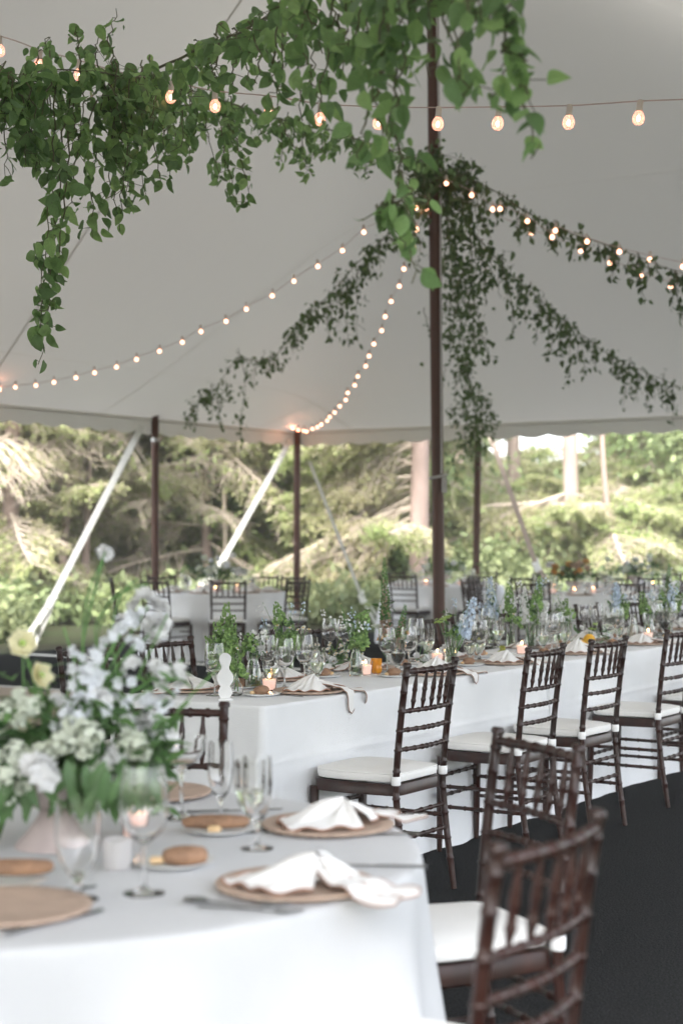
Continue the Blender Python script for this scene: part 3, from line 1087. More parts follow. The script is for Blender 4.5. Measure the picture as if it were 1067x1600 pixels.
# garland 2: rises from the left cluster over the camera; large blurred leaves top middle
st2 = S3((215, 118, 7.25), (290, 88, 6.6), (350, 62, 6.0), (400, 36, 5.5), (450, 0, 4.9), (560, -50, 4.3), (680, -85, 3.9), (800, -110, 3.6))
d2 = [S3(*q) for q in (
    [(400, 36, 5.5), (404, 90, 5.4), (402, 135, 5.4)], [(385, 45, 5.6), (380, 90, 5.6), (392, 130, 5.6)],
    [(430, 15, 5.2), (425, 100, 5.1), (436, 138, 5.1)], [(415, 25, 5.4), (440, 60, 5.3), (445, 100, 5.3)],
    [(480, -20, 4.7), (470, 60, 4.7), (486, 110, 4.6), (500, 165, 4.6)],
    [(470, -15, 4.8), (495, 40, 4.7), (505, 85, 4.7)], [(520, -35, 4.5), (520, 20, 4.5), (515, 50, 4.5)],
    [(575, -60, 4.2), (592, 60, 4.1), (588, 150, 4.1), (606, 250, 4.1)],
    [(600, -60, 4.2), (610, 50, 4.1), (618, 150, 4.1), (610, 260, 4.1)],
    [(612, -60, 4.0), (598, 100, 4.0), (574, 190, 4.0), (556, 250, 4.0)],
    [(640, -70, 4.0), (632, 40, 4.0), (622, 140, 4.0), (600, 210, 4.0)],
    [(620, 210, 4.1), (628, 290, 4.1), (624, 360, 4.1)],
    [(588, 330, 4.0), (612, 318, 4.0), (640, 350, 4.0), (648, 440, 4.0)], [(604, 310, 4.0), (632, 330, 4.0), (628, 395, 4.0)],
    [(620, 260, 4.05), (640, 300, 4.0), (574, 345, 4.0)],
    [(660, -80, 4.0), (650, 0, 4.0), (645, 80, 4.0)], [(700, -85, 3.9), (690, 0, 3.9), (712, 90, 3.9), (732, 150, 3.9)],
    [(715, -85, 3.9), (702, 20, 3.9), (722, 110, 3.9)], [(680, -80, 3.9), (668, 30, 3.9), (676, 120, 3.9)],
    [(735, -90, 3.8), (742, -10, 3.8), (740, 40, 3.8)], [(770, -95, 3.7), (780, -20, 3.7), (762, 30, 3.7)],
    [(800, -100, 3.7), (802, 0, 3.7), (785, 40, 3.7)],
    [(770, 20, 3.7), (788, 75, 3.7), (785, 120, 3.7), (768, 168, 3.7)], [(786, 75, 3.7), (806, 74, 3.7), (822, 100, 3.7)],
    [(790, 100, 3.7), (812, 130, 3.7), (828, 175, 3.7), (838, 240, 3.7)],
    [(530, -45, 4.4), (544, 30, 4.4), (536, 100, 4.4)], [(560, -50, 4.3), (560, 40, 4.3), (566, 120, 4.3)])]
n2 = garland('near vine strands with large blurred leaves hanging at the top middle', [st2] + d2 + fringe(st2, 14, .08, .22, .06, .0, .45) + fringe(st2, 16, .15, .4, .08, .5, 1),
        .069, .025, M_vine, M_vine2, .055, seed=2)
# crown of leaves round the centre pole
c0 = at(684, 268, 14.2)
ringp = [c0 + Vector((.17 * math.cos(a), .17 * math.sin(a), .05 * math.sin(2 * a))) for a in np.linspace(0, 2 * PI, 9)]
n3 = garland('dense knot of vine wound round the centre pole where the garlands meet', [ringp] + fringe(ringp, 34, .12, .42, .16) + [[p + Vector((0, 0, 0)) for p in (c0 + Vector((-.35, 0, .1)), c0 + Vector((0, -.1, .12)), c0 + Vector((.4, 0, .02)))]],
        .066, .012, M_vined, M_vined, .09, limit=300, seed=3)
# garland to the right with lights
st4 = S3((690, 268, 14.1), (760, 292, 14.0), (820, 330, 13.8), (880, 360, 13.6), (960, 388, 13.4), (1060, 425, 13.1), (1130, 450, 13))
d4 = [S3(*q) for q in ([(1000, 405, 13.3), (1000, 440, 13.3), (1010, 472, 13.3)], [(1055, 425, 13.1), (1058, 470, 13.1), (1066, 500, 13.1)], [(960, 390, 13.4), (968, 420, 13.4)],
    [(860, 352, 13.7), (868, 395, 13.7)], [(735, 285, 14.0), (752, 340, 14.0), (765, 372, 14.0)], [(1075, 430, 13.1), (1080, 480, 13.1), (1062, 492, 13.1)], [(720, 275, 14), (740, 262, 14), (735, 246, 14)])]
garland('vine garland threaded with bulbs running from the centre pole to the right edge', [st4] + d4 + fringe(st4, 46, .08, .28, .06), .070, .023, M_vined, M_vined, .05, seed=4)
st5 = S3((700, 300, 14.2), (745, 370, 14.8), (800, 430, 15.8), (850, 475, 16.6), (905, 520, 17.4), (960, 560, 18.2), (1015, 585, 19), (1062, 605, 19.6))
d5 = [S3(*q) for q in ([(790, 430, 15.6), (800, 490, 15.6), (802, 525, 15.6)], [(850, 480, 16.6), (862, 530, 16.6), (850, 560, 16.6)], [(880, 500, 17), (890, 560, 17), (888, 605, 17)],
    [(960, 560, 18.2), (975, 600, 18.2), (972, 640, 18.2)], [(1050, 600, 19.4), (1052, 660, 19.4)], [(1000, 580, 18.8), (985, 620, 18.8)], [(745, 370, 14.8), (760, 420, 14.8), (752, 455, 14.8)])]
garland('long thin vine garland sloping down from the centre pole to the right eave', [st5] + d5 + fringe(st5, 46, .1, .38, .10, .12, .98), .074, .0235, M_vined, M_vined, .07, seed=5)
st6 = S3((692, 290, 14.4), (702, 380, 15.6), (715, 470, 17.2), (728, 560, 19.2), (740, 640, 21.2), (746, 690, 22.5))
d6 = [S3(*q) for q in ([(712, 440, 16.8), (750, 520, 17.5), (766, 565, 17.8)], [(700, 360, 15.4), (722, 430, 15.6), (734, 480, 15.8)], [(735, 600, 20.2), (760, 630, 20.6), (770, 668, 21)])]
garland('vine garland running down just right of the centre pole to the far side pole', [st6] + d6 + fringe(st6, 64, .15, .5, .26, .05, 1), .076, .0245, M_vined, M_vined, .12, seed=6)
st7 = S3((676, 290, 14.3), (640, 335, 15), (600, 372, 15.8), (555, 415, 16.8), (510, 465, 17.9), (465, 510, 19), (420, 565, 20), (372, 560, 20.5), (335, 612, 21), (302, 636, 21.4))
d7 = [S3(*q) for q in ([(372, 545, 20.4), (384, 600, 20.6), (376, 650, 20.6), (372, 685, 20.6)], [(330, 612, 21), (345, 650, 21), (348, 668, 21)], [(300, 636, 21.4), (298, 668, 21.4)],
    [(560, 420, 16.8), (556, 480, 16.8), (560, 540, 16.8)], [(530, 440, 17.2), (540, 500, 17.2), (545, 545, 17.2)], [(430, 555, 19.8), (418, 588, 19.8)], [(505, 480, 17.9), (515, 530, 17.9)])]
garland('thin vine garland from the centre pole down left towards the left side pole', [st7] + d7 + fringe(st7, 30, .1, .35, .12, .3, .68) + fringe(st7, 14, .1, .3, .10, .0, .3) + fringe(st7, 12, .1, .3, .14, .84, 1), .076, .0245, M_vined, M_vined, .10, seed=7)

# ------------------------------------------------------------------ woods behind the tent
def branch_mesh(seed, L, needles, twigm):
    rnd = random.Random(seed)
    r_ = np.random.default_rng(seed)
    wood = MB()
    pts, rad = [], []
    y = 0
    for i in range(9):
        s = i / 8
        pts.append(Vector((L * s, .05 * L * math.sin(s * 3 + seed) * s, -.10 * L * s * s + .03 * L * math.sin(s * 2.2))))
        rad.append(.028 * (1 - s) ** .8 + .005)
    wood.tube(pts, rad, 6, False)
    tips = []
    for k in range(46):
        s = .12 + .88 * k / 46
        f = s * 8
        i = min(int(f), 7)
        p = pts[i].lerp(pts[i + 1], f - i)
        side = 1 if k % 2 else -1
        ln = (.22 + .26 * rnd.random()) * L * (1 - .55 * s)
        d = Vector((.55 + .4 * rnd.random(), side * (.5 + .6 * rnd.random()), rnd.uniform(-.45, .12))).normalized()
        q = [p, p + d * ln * .5 + Vector((0, 0, -.03 * ln)), p + d * ln + Vector((0, 0, -.22 * ln))]
        wood.tube(q, [.011, .007, .003], 3, False)
        for m in range(7):
            u = .25 + .75 * m / 7
            a = q[0].lerp(q[1], u * 2) if u < .5 else q[1].lerp(q[2], u * 2 - 1)
            e = (d + Vector((rnd.gauss(0, .6), rnd.gauss(0, .6), rnd.uniform(-.8, .1)))).normalized()
            l2 = ln * rnd.uniform(.2, .45)
            b = a + e * l2
            wood.tube([a, b], [.0045, .002], 3, False)
            tips.append((a, b))
    me = wood.mesh('branch', twigm)
    nn = None
    if needles:
        A0 = np.array([t[0] for t in tips]); B0 = np.array([t[1] for t in tips])
        idx = r_.integers(0, len(tips), needles)
        u = r_.random((needles, 1)) ** .7
        P = A0[idx] * (1 - u) + B0[idx] * u + r_.normal(size=(needles, 3)) * .02
        v, q = leaf_cloud(P, .05, 1.8, .35)
        nn = np_mesh('needles', v, q, M_needle)
    return me, nn
BR = [branch_mesh(1, 2.8, 2600, M_twig), branch_mesh(2, 3.2, 4200, M_twig), branch_mesh(3, 2.3, 1800, M_twig), branch_mesh(4, 3.0, 300, M_twig), branch_mesh(5, 3.6, 5200, M_twig)]
def conifer(px, Y, w, label, kind=0, lean=0, h=11, nb=30, zlo=.8, zhi=6.0, bark=M_bark, dirs=None, sc=1.0, bend=.1):
    X = (px - CX) / F * Y
    g = terrain(X, Y)
    t = thing('conifer_tree', label, 'tree', (X, Y, g - .1), group='trees behind the tent')
    rnd = random.Random(int(px * 7 + Y))
    r0 = w / 2 / F * Y
    P, rr = [], []
    for k in range(12):
        s = k / 11
        P.append(Vector((lean * h * s + bend * math.sin(s * 5 + px), bend * math.cos(s * 4 + px), h * s)))
        rr.append(r0 * (1.12 - .75 * s) * (1.25 if k == 0 else 1))
    link('trunk', MB().tube(P, rr, 12).mesh('trunk', bark), t)
    for k in range(nb):
        z = zlo + (zhi - zlo) * (k + rnd.random()) / nb
        s = z / h
        f = s * 11
        i = min(int(f), 10)
        p = P[i].lerp(P[i + 1], f - i)
        a = rnd.uniform(0, 2 * PI) if dirs is None else rnd.gauss(*dirs)
        bm, nd = rnd.choice(BR if kind == 0 else ([BR[0], BR[2], BR[3]] if kind == 1 else [BR[1], BR[4], BR[4]]))
        b = link('branch', bm, t, p, (rnd.uniform(-.4, .4), rnd.uniform(-.35, .55), a), sc * rnd.uniform(.6, 1.15))
        if nd:
            link('needles', nd, b)
    if h > 9:
        pass
TREES = [
    (12, 27.0, 28, 'pinkish conifer trunk at the left edge of the photo', 1, .0, 11, 30, None),
    (72, 29.0, 30, 'stout brown conifer trunk behind the left guy strap', 1, .01, 11, 30, None),
    (104, 28.0, 13, 'slender reddish trunk leaning beside its twin, left of the dining chairs', 1, .05, 6, 8, None),
    (128, 28.4, 13, 'second slender leaning trunk, right of its twin', 1, .09, 6, 8, None),
    (165, 38.0, 22, 'distant trunk between the left guy strap and the left side pole', 2, .0, 12, 30, None),
    (275, 33.0, 26, 'bushy tan conifer right of the left side pole', 0, -.01, 11, 44, None),
    (395, 36.0, 20, 'green conifer right of the second guy strap top', 2, .02, 12, 40, None),
    (664, 28.5, 30, 'pale pink conifer trunk just left of the centre pole, full of bare branches', 1, -.004, 12, 40, (2.9, .55)),
    (540, 34.0, 24, 'conifer with tan sprays between the corner pole and the centre pole', 0, .0, 12, 48, None),
    (902, 33.0, 25, 'grey pink trunk above the orange flowers', 2, -.018, 12, 26, None),
    (950, 31.0, 12, 'thin curving trunk to the right of the orange flowers', 1, -.01, 5, 8, None),
    (1040, 36.0, 20, 'pale trunk near the right edge of the photo', 2, .0, 12, 34, None),
    (800, 37.0, 22, 'hazy green conifer behind the far side pole', 2, .01, 12, 40, None),
    (215, 42.0, 22, 'far conifer seen above the left table', 2, .0, 12, 34, None),
    (460, 42.0, 22, 'far conifer behind the corner pole', 0, .0, 12, 40, None),
    (610, 42.0, 22, 'far conifer left of the pale pink trunk', 0, .0, 12, 40, None),
    (720, 40.0, 22, 'far conifer right of the centre pole', 2, .0, 12, 40, None),
    (990, 42.0, 22, 'far conifer between the thin trunk and the right edge', 2, .0, 12, 40, None),
    (-90, 31.0, 26, 'conifer outside the left of the photo', 0, .0, 11, 26, None),
    (1180, 34.0, 26, 'conifer outside the right of the photo', 2, .0, 12, 26, None),
    (330, 30.5, 16, 'low tan conifer behind the far left table', 1, .0, 8, 34, None),
    (40, 36.0, 20, 'conifer between the two trunks at the left', 0, .0, 12, 40, None),
]
for (px, Y, w_, lb, kd, ln, h, nb, dr) in TREES:
    conifer(px, Y, w_, lb, kd, ln, h, int(nb * 1.25), dirs=dr, zhi=2.4 if 700 < px < 1000 else 6.0, zlo=.9 + (.6 if Y < 30 else 0), bark=M_bark if kd != 2 else M_barkd)
# young post like stem
v = at(350, 960, 30)
t = thing('young_tree', 'thin yellowish young stem beside the middle guy strap', 'tree', (v.x, 30, terrain(v.x, 30) - .05), group='trees behind the tent')
link('trunk', MB().tube([(0, 0, 0), (.03, 0, 1.2), (0, 0, 2.35)], [.05, .045, .035], 8).mesh('trunk', M_twig), t)
# undergrowth that closes the view: one mass
Pn = []
for k in range(900):
    Y = rng.uniform(31, 62)
    X = rng.uniform(-.30, .30) * Y * 1.05
    px = X / Y * F + CX
    gap = 745 < px < 970
    h0 = rng.uniform(.2, 8.2) * (.55 if Y < 38 else 1)
    if gap:
        h0 = min(h0, rng.uniform(.2, max(.5, 0.2 + .042 * Y - terrain(X, Y))))
    g = terrain(X, Y)
    rad = rng.uniform(.5, 1.4)
    m_ = int(260 * rad)
    q = rng.normal(size=(m_, 3)) * np.array([rad, rad, rad * .6]) * .55
    Pn.append(q + np.array([X, Y, g + h0]))
for k in range(230):     # low bushes at the foot of the wood
    Y = rng.uniform(25.6, 32)
    X = rng.uniform(-.28, .28) * Y
    if k > 160:
        Y = rng.uniform(21.5, 27)
        X = rng.uniform(-.25, -.205) * Y - .3
    q = rng.normal(size=(170, 3)) * np.array([.6, .6, .32]) * .6
    Pn.append(q + np.array([X, Y, terrain(X, Y) + .3]))
for k in range(170):     # shrubs on the open slope at the right
    Y = rng.uniform(31, 64)
    px_ = rng.uniform(700, 1010)
    X = (px_ - CX) / F * Y
    q = rng.normal(size=(230, 3)) * np.array([.9, .9, .35]) * .6
    Pn.append(q + np.array([X, Y, terrain(X, Y) + rng.uniform(.1, .9)]))
P = np.concatenate(Pn)
v, q = leaf_cloud(P, .13, 1.3, .2)
link('undergrowth', np_mesh('undergrowth', v, q, M_bush), kind='stuff')
# solid dim hillside wood further back
P = rng.random((60000, 3)) * np.array([110, 14, 9]) + np.array([-55, 62, 0])
for i in range(len(P)):
    pass
gx = P[:, 0] / P[:, 1] * F + CX
keep = ~((gx > 770) & (gx < 950) & (P[:, 2] > 1.4 + .5 * np.sin(gx * .09)))
P = P[keep]
P[:, 2] += 2.2
v, q = leaf_cloud(P, .42, 1.2, .2)
link('far_wood', np_mesh('far_wood', v, q, M_bush), kind='stuff')
# unseen leaf mass added behind the camera to block low sky light
P = rng.random((16000, 3)) * np.array([150, 10, 8]) + np.array([-80, -58, 0])
v, q = leaf_cloud(P, .6, 1.2, .2)
link('sky_blocker_leaves', np_mesh('sky_blocker_leaves', v, q, M_bush), kind='stuff')

# ------------------------------------------------------------------ table ware (meshes are shared between alike things)
H = .761
def dbl(outer, inner):
    return outer + inner[::-1]
def glass_mesh(kind, n=20, k=1.0):
    mb = MB()
    if kind == 'wine':
        out = [(0, 0), (.036, 0), (.036, .002), (.012, .006), (.0045, .014), (.0038, .05), (.0045, .083), (.014, .090), (.030, .104), (.040, .126), (.0425, .150), (.039, .185), (.034, .215)]
        inn = [(0, .0905), (.012, .092), (.029, .106), (.0388, .127), (.0412, .150), (.0378, .185), (.0328, .215)]
    elif kind == 'flute':
        out = [(0, 0), (.031, 0), (.031, .002), (.010, .006), (.0042, .012), (.004, .045), (.008, .052), (.020, .070), (.028, .100), (.029, .13), (.0265, .178)]
        inn = [(0, .054), (.007, .056), (.0188, .072), (.0267, .100), (.0277, .13), (.0253, .178)]
    elif kind == 'coupe':
        out = [(0, 0), (.034, 0), (.034, .002), (.010, .006), (.004, .014), (.0038, .08), (.010, .094), (.030, .104), (.043, .122), (.046, .150)]
        inn = [(0, .0955), (.010, .0965), (.029, .106), (.0418, .1235), (.0448, .150)]
    elif kind == 'goblet':
        out = [(0, 0), (.033, 0), (.033, .002), (.012, .007), (.007, .014), (.007, .030), (.016, .040), (.030, .062), (.036, .10), (.0355, .155)]
        inn = [(0, .0425), (.015, .044), (.0285, .064), (.0345, .10), (.034, .155)]
    elif kind == 'bottle':
        out = [(0, 0), (.036, 0), (.038, .01), (.036, .06), (.024, .11), (.019, .14), (.021, .155)]
        inn = [(0, .004), (.034, .005), (.036, .012), (.034, .06), (.0222, .11), (.0172, .14), (.0192, .155)]
    elif kind == 'cylinder':
        out = [(0, 0), (.028, 0), (.029, .004), (.029, .14), (.030, .15)]
        inn = [(0, .006), (.026, .007), (.027, .012), (.027, .14), (.028, .15)]
    elif kind == 'bud':
        out = [(0, 0), (.020, 0), (.030, .012), (.030, .035), (.016, .055), (.011, .075), (.015, .095)]
        inn = [(0, .003), (.019, .003), (.0282, .013), (.0282, .035), (.0142, .055), (.0092, .075), (.0132, .095)]
    elif kind == 'votive':
        out = [(0, 0), (.026, 0), (.028, .004), (.034, .066)]
        inn = [(0, .004), (.0255, .0045), (.027, .006), (.0325, .066)]
    mb.lathe([(r * k, z) for r, z in dbl(out, inn)], n)
    return mb
GM = {k: glass_mesh(k).mesh(k, M_glass) for k in ('wine', 'flute', 'coupe', 'goblet', 'bottle', 'cylinder', 'bud', 'votive')}
GMF = {k: glass_mesh(k, 10).mesh(k + '_far', M_glass) for k in ('wine', 'flute', 'goblet')}
W_bottle = MB().lathe([(0, .0052), (.0335, .0056), (.0355, .012), (.0335, .06), (.026, .088), (0, .088)], 18).mesh('water', M_water)
W_cyl = MB().lathe([(0, .0072), (.0255, .0076), (.0265, .012), (.0265, .085), (0, .085)], 18).mesh('water', M_water)
W_gob = MB().lathe([(0, .0435), (.0148, .0442), (.0282, .0642), (.0335, .09), (0, .09)], 18).mesh('water', M_water)
WAX = MB().lathe([(0, .0046), (.0252, .005), (.0262, .007), (.0300, .047), (.0285, .046), (0, .0455)], 18).mesh('wax', M_wax)
FLAME = MB().lathe([(0, 0), (.003, .003), (.0042, .008), (.0025, .014), (0, .021)], 8).mesh('flame', M_flame)
WICK = MB().tube([(0, 0, .044), (0, 0, .054)], .0012, 5).mesh('wick', M_bark)

def P_(x, y, z=H):
    return Vector((x, y, z))
def glassware(kind, p, label, group=None, water=False, s=1.0, mats=GM, part=False):
    nm = {'wine': 'wine_glass', 'flute': 'champagne_glass', 'coupe': 'coupe_glass', 'goblet': 'water_glass'}[kind]
    cat = nm.replace('_', ' ')
    t = thing(nm, label, cat, (p.x, p.y, p.z), random.random() * 6, group, mats[kind], scale=(s, s, s))
    if water:
        link('water', W_gob, t)
    return t
def candle(p, label, s=1.0, group='lit votive candles'):
    t = thing('votive_candle', label, 'candle', (p.x, p.y, p.z), 0, group, GM['votive'], scale=(s, s, s))
    wx = link('wax', WAX, t)
    link('wick', WICK, wx)
    link('flame', FLAME, wx, (0, 0, .053))
    return t
def vase(kind, p, label, s=1.0, group='glass bud vases'):
    t = thing('bud_vase', label, 'vase', (p.x, p.y, p.z), 0, group, GM[kind], scale=(s, s, s))
    if kind in ('bottle', 'cylinder'):
        link('water', W_bottle if kind == 'bottle' else W_cyl, t)
    return t

# plates, napkins, cutlery
CHG = MB().lathe([(0, 0), (.11, 0), (.146, .007), (.1485, .012), (.145, .0145), (.12, .011), (.10, .008), (0, .0075)], 48).mesh('charger', M_charger)
SP = MB().lathe([(0, 0), (.05, 0), (.078, .009), (.080, .012), (.077, .0125), (.05, .0045), (0, .004)], 36).mesh('side_plate', M_china)
def bread_mesh(long_=False):
    mb = MB()
    L, W, Hh = (.075, .021, .026) if long_ else (.045, .026, .024)
    n = 14
    path = [(-L * .98, 0, 0), (-L * .85, 0, 0), (-L * .4, .003, 0), (0, 0, 0), (L * .4, -.002, 0), (L * .85, 0, 0), (L * .98, 0, 0)]
    mb.tube([Vector(p) + Vector((0, 0, Hh * .7)) for p in path], [W * .35, W * .75, W, W * 1.05, W, W * .8, W * .4], n, flat=.72)
    return mb
BR_L = bread_mesh(True).mesh('bread', M_bread)
BR_S = bread_mesh().mesh('bread', M_bread)
BUT = MB().tube([(-.014, 0, .011), (-.010, 0, .013), (.010, .002, .013), (.014, 0, .011)], [.006, .0095, .009, .005], 10, flat=.8).mesh('crumb', M_crumb)
def knife_mesh():
    mb = MB()
    mb.tube([(-.115, 0, .004), (-.112, 0, .004), (-.03, 0, .004), (-.015, 0, .004)], [.003, .0055, .0042, .0035], 8, flat=.6)
    o = [(-.015, -.004), (.02, -.0075), (.08, -.009), (.108, -.006), (.115, .004), (.02, .005), (-.015, .004)]
    mb.add([(x, y, .0025) for x, y in o] + [(x, y, .0042) for x, y in o],
           [tuple(range(7))[::-1], tuple(range(7, 14))] + [(i, (i + 1) % 7, 7 + (i + 1) % 7, 7 + i) for i in range(7)])
    return mb.mesh('knife', M_steel, True)
def fork_mesh():
    mb = MB()
    mb.tube([(-.10, 0, .003), (-.09, 0, .004), (0, 0, .004), (.035, 0, .003), (.045, 0, .004)], [.004, .0052, .0028, .003, .008], 8, flat=.35)
    for y in (-.0085, -.003, .003, .0085):
        mb.tube([(.044, y * .8, .004), (.06, y, .003), (.092, y, .009)], [.0022, .002, .001], 5)
    return mb.mesh('fork', M_steel)
def spoon_mesh():
    mb = MB()
    mb.tube([(-.09, 0, .003), (-.08, 0, .004), (.02, 0, .005), (.035, 0, .004)], [.004, .005, .0025, .003], 8, flat=.35)
    mb.lathe([(0, .002), (.012, .003), (.0185, .007), (.0175, .007), (.011, .004), (0, .0032)], 16, Matrix.Translation((.055, 0, 0)) @ Matrix.Diagonal((1.35, 1, 1, 1)))
    return mb.mesh('spoon', M_steel)
KN, FK, SPN = knife_mesh(), fork_mesh(), spoon_mesh()

def napkin_mesh(seed, edge, tail=.2, hk=.05, wt=.040, angs=(-78, -48)):
    """knotted napkin: pleated mound at the origin with two tails; +x right of the diner, -y to the diner; edge = distance of the table edge (drop starts there)"""
    rnd = random.Random(seed)
    mb = MB()
    trim = MB()
    # pleated fan: from the knot (kx, ky, kz) to an arc at the left
    K = Vector((.040, -.005, hk))
    na, nr = 56, 12
    ph = rnd.random() * 6
    grid = []
    a0, a1 = R(105), R(262)
    for i in range(na + 1):
        a = a0 + (a1 - a0) * i / na
        rim = .165 + .012 * math.sin(5 * a + ph)
        row = []
        for j in range(nr + 1):
            s = j / nr
            x = K.x + math.cos(a) * rim * s
            y = K.y + math.sin(a) * rim * s * .62
            z = K.z * (1 - s) ** 1.1 * (1 + .25 * math.sin(PI * s) + .18 * math.sin(i * .19 + ph)) + .019 + .0075 * math.sin(i * .55 + ph + 2.2 * math.sin(i * .17 + ph)) * math.sin(PI * min(1, s * 1.0 + .06)) ** .6 * (1 - .3 * s)
            if s > .95:
                z += .004 * math.sin(i * .62 + ph)
            row.append(Vector((x, y, z)))
        grid.append(row)
    o = len(mb.v)
    for row in grid:
        mb.v += [tuple(v) for v in row]
    for i in range(na):
        for j in range(nr):
            a = o + i * (nr + 1) + j
            mb.f.append((a, a + nr + 1, a + nr + 2, a + 1))
    trim.tube([r[-1] for r in grid], .0028, 5)
    # a smaller fold behind the knot
    for (ax, b0, b1, rr, zz) in ((1, -70, 80, .085, .040), (1, 60, 130, .13, .05)):
        g2 = []
        for i in range(25):
            a = R(b0 + (b1 - b0) * i / 24)
            row = []
            for j in range(7):
                s = j / 6
                row.append(Vector((K.x + math.cos(a) * rr * s, K.y + math.sin(a) * rr * s * .8, .020 + zz * (1 - s) ** .7 + .007 * math.sin(i * .9 + ph) * math.sin(PI * s))))
            g2.append(row)
        o = len(mb.v)
        for row in g2:
            mb.v += [tuple(v) for v in row]
        for i in range(24):
            for j in range(6):
                q = o + i * 7 + j
                mb.f.append((q, q + 7, q + 8, q + 1))
        trim.tube([r[-1] for r in g2], .0026, 5)
    # tails
    def tail_strip(ang, L, wd, drop_edge):
        d = Vector((math.cos(ang), math.sin(ang), 0))
        e = Vector((-d.y, d.x, 0))
        n = 22
        left, right = [], []
        o = len(mb.v)
        prevz = None
        for i in range(n + 1):
            s = i / n
            l = L * s
            # distance at which the strip reaches the table edge
            le = (edge / max(.05, -d.y)) if (drop_edge and d.y < -.05) else 99
            if l <= le:
                c = K + d * l
                c.z = max(.006, K.z * (1 - s * 1.4) ** 1 if s < .5 else .006) + .004
                c.z = max(c.z, .024 if c.xy.length < .150 else max(.007, .024 - (c.xy.length - .15) * .6))
                over = 0
            else:
                over = l - le
                c = K + d * (le + min(.006, over * .4))
                c.z = .006 - over * .97
            w_ = wd * (.25 + .75 * min(1, s * 1.7)) * (math.sqrt(max(0, 1 - ((s - .8) / .2) ** 2)) if s > .8 else 1)
            w_ = max(w_, .002)
            cr = .006 * math.sin(s * 9 + ph)
            for k in range(5):
                u = k / 4 * 2 - 1
                v = c + e * (w_ * u)
                v.z += (.008 * (1 - u * u) + cr * u) * (1 - .5 * s)
                mb.v.append(tuple(v))
                if k == 0: left.append(v)
                if k == 4: right.append(v)
        for i in range(n):
            for k in range(4):
                a = o + i * 5 + k
                mb.f.append((a, a + 1, a + 6, a + 5))
        trim.tube(left + right[::-1], .0020, 5)
    tail_strip(R(angs[0]), tail * .8, wt, True)
    tail_strip(R(angs[1]), tail * .85, wt * .85, True)
    # knot
    mb.ball((K.x, K.y, K.z - .002), .020, 12, 8)
    return mb.mesh('napkin', M_nap), trim.mesh('trim', M_trim)
NAPS = [napkin_mesh(1, .155, .31), napkin_mesh(2, .9, .25, .036, .044, (-32, -58)), napkin_mesh(3, .9, .22, .05, .04, (-12, -40)), napkin_mesh(4, .165, .29, .042), napkin_mesh(8, .175, .28, .06), napkin_mesh(12, .9, .25, .040, .046, (20, -10))]

def oriented(o, rx):
    o.rotation_euler = (0, 0, rx)
    return o
def setting(p, rx, who, nap=0, far=False, side=True, glasses=True, bread=0, knife=True, group='place settings of the long table', naprot=0):
    """p: charger centre on the cloth, rx: turns local +x to the diner's right; who: words that tell the place"""
    M = Matrix.Rotation(rx, 4, 'Z')
    def L(x, y, z=0):
        return p + M @ Vector((x, y, z))
    thing('charger_plate', 'round wooden charger %s' % who, 'plate', L(0, 0), rx, group, CHG)
    nm, tm = NAPS[nap]
    t = thing('napkin', 'white knotted napkin %s' % who, 'napkin', L(0, 0, -.002), rx + naprot, group, nm)
    link('edging', tm, t)
    if knife:
        q = L(.185, .01, 0)
        thing('knife', 'table knife right of the charger %s' % who, 'knife', q, rx + PI / 2, group, KN)
        thing('fork', 'fork left of the charger %s' % who, 'fork', L(-.185, 0), rx + PI / 2, group, FK)
    if side:
        q = L(-.215 if side is True else side, .085)
        t = thing('side_plate', 'small white bread plate %s' % who, 'plate', q + Vector((0, 0, .0)), rx, group, SP)
        thing('bread_roll', 'brown bread on the small plate %s' % who, 'bread', q + Vector((0, 0, .006)), rx + .3, group, BR_L if bread else BR_S)
        thing('butter_pat', 'pale crumb beside the bread %s' % who, 'bread', q + M @ Vector((-.045, .01, .003)), rx + .2, group, BUT)
    if glasses:
        glassware('wine', L(.10, .19), 'clear wine glass %s' % who, group)
        glassware('goblet', L(.02, .205), 'clear water glass %s' % who, group, True)

# ---- flowers
def stems_to(mb, base, tips, r=.0018, bend=.02):
    for tp in tips:
        m = base.lerp(tp, .5) + Vector((random.uniform(-bend, bend), random.uniform(-bend, bend), 0))
        mb.tube(catm([base + Vector((random.uniform(-.012, .012), random.uniform(-.012, .012), 0)), m, tp], 4), r, 5, False)
def spike(kind, p0, p1, n=40, r=.02, fl=.012, m=None):
    """flower spike from p0 (low) to p1 (tip)"""
    mb = MB()
    d = (p1 - p0)
    a = d.normalized().orthogonal()
    b = d.normalized().cross(a)
    for k in range(n):
        s = (k + random.random()) / n
        th = k * 2.4 + random.uniform(-.3, .3)
        o = a * math.cos(th) + b * math.sin(th)
        tp = 1 - .75 * s
        c = p0 + d * s + o * (r * tp * random.uniform(.6, 1.1))
        nrm = (o + Vector((0, 0, .25))).normalized()
        if kind == 'bell':
            sz = fl * (1.15 - .75 * s)
            mb.floret(c, nrm, sz, 6, .9, .62)
        elif kind == 'fox':
            sz = fl * (1.2 - .8 * s)
            nrm = (o + Vector((0, 0, -.7))).normalized()
            mb.floret(c, nrm, sz, 5, 1.3, .45)
        else:
            mb.floret(c, nrm, fl * (1.2 - .6 * s) * random.uniform(.8, 1.15), 5, .3, .48)
    mb.tube([p0, p1], [.0022, .001], 5, False)
    return mb.mesh(kind + '_spike', m)
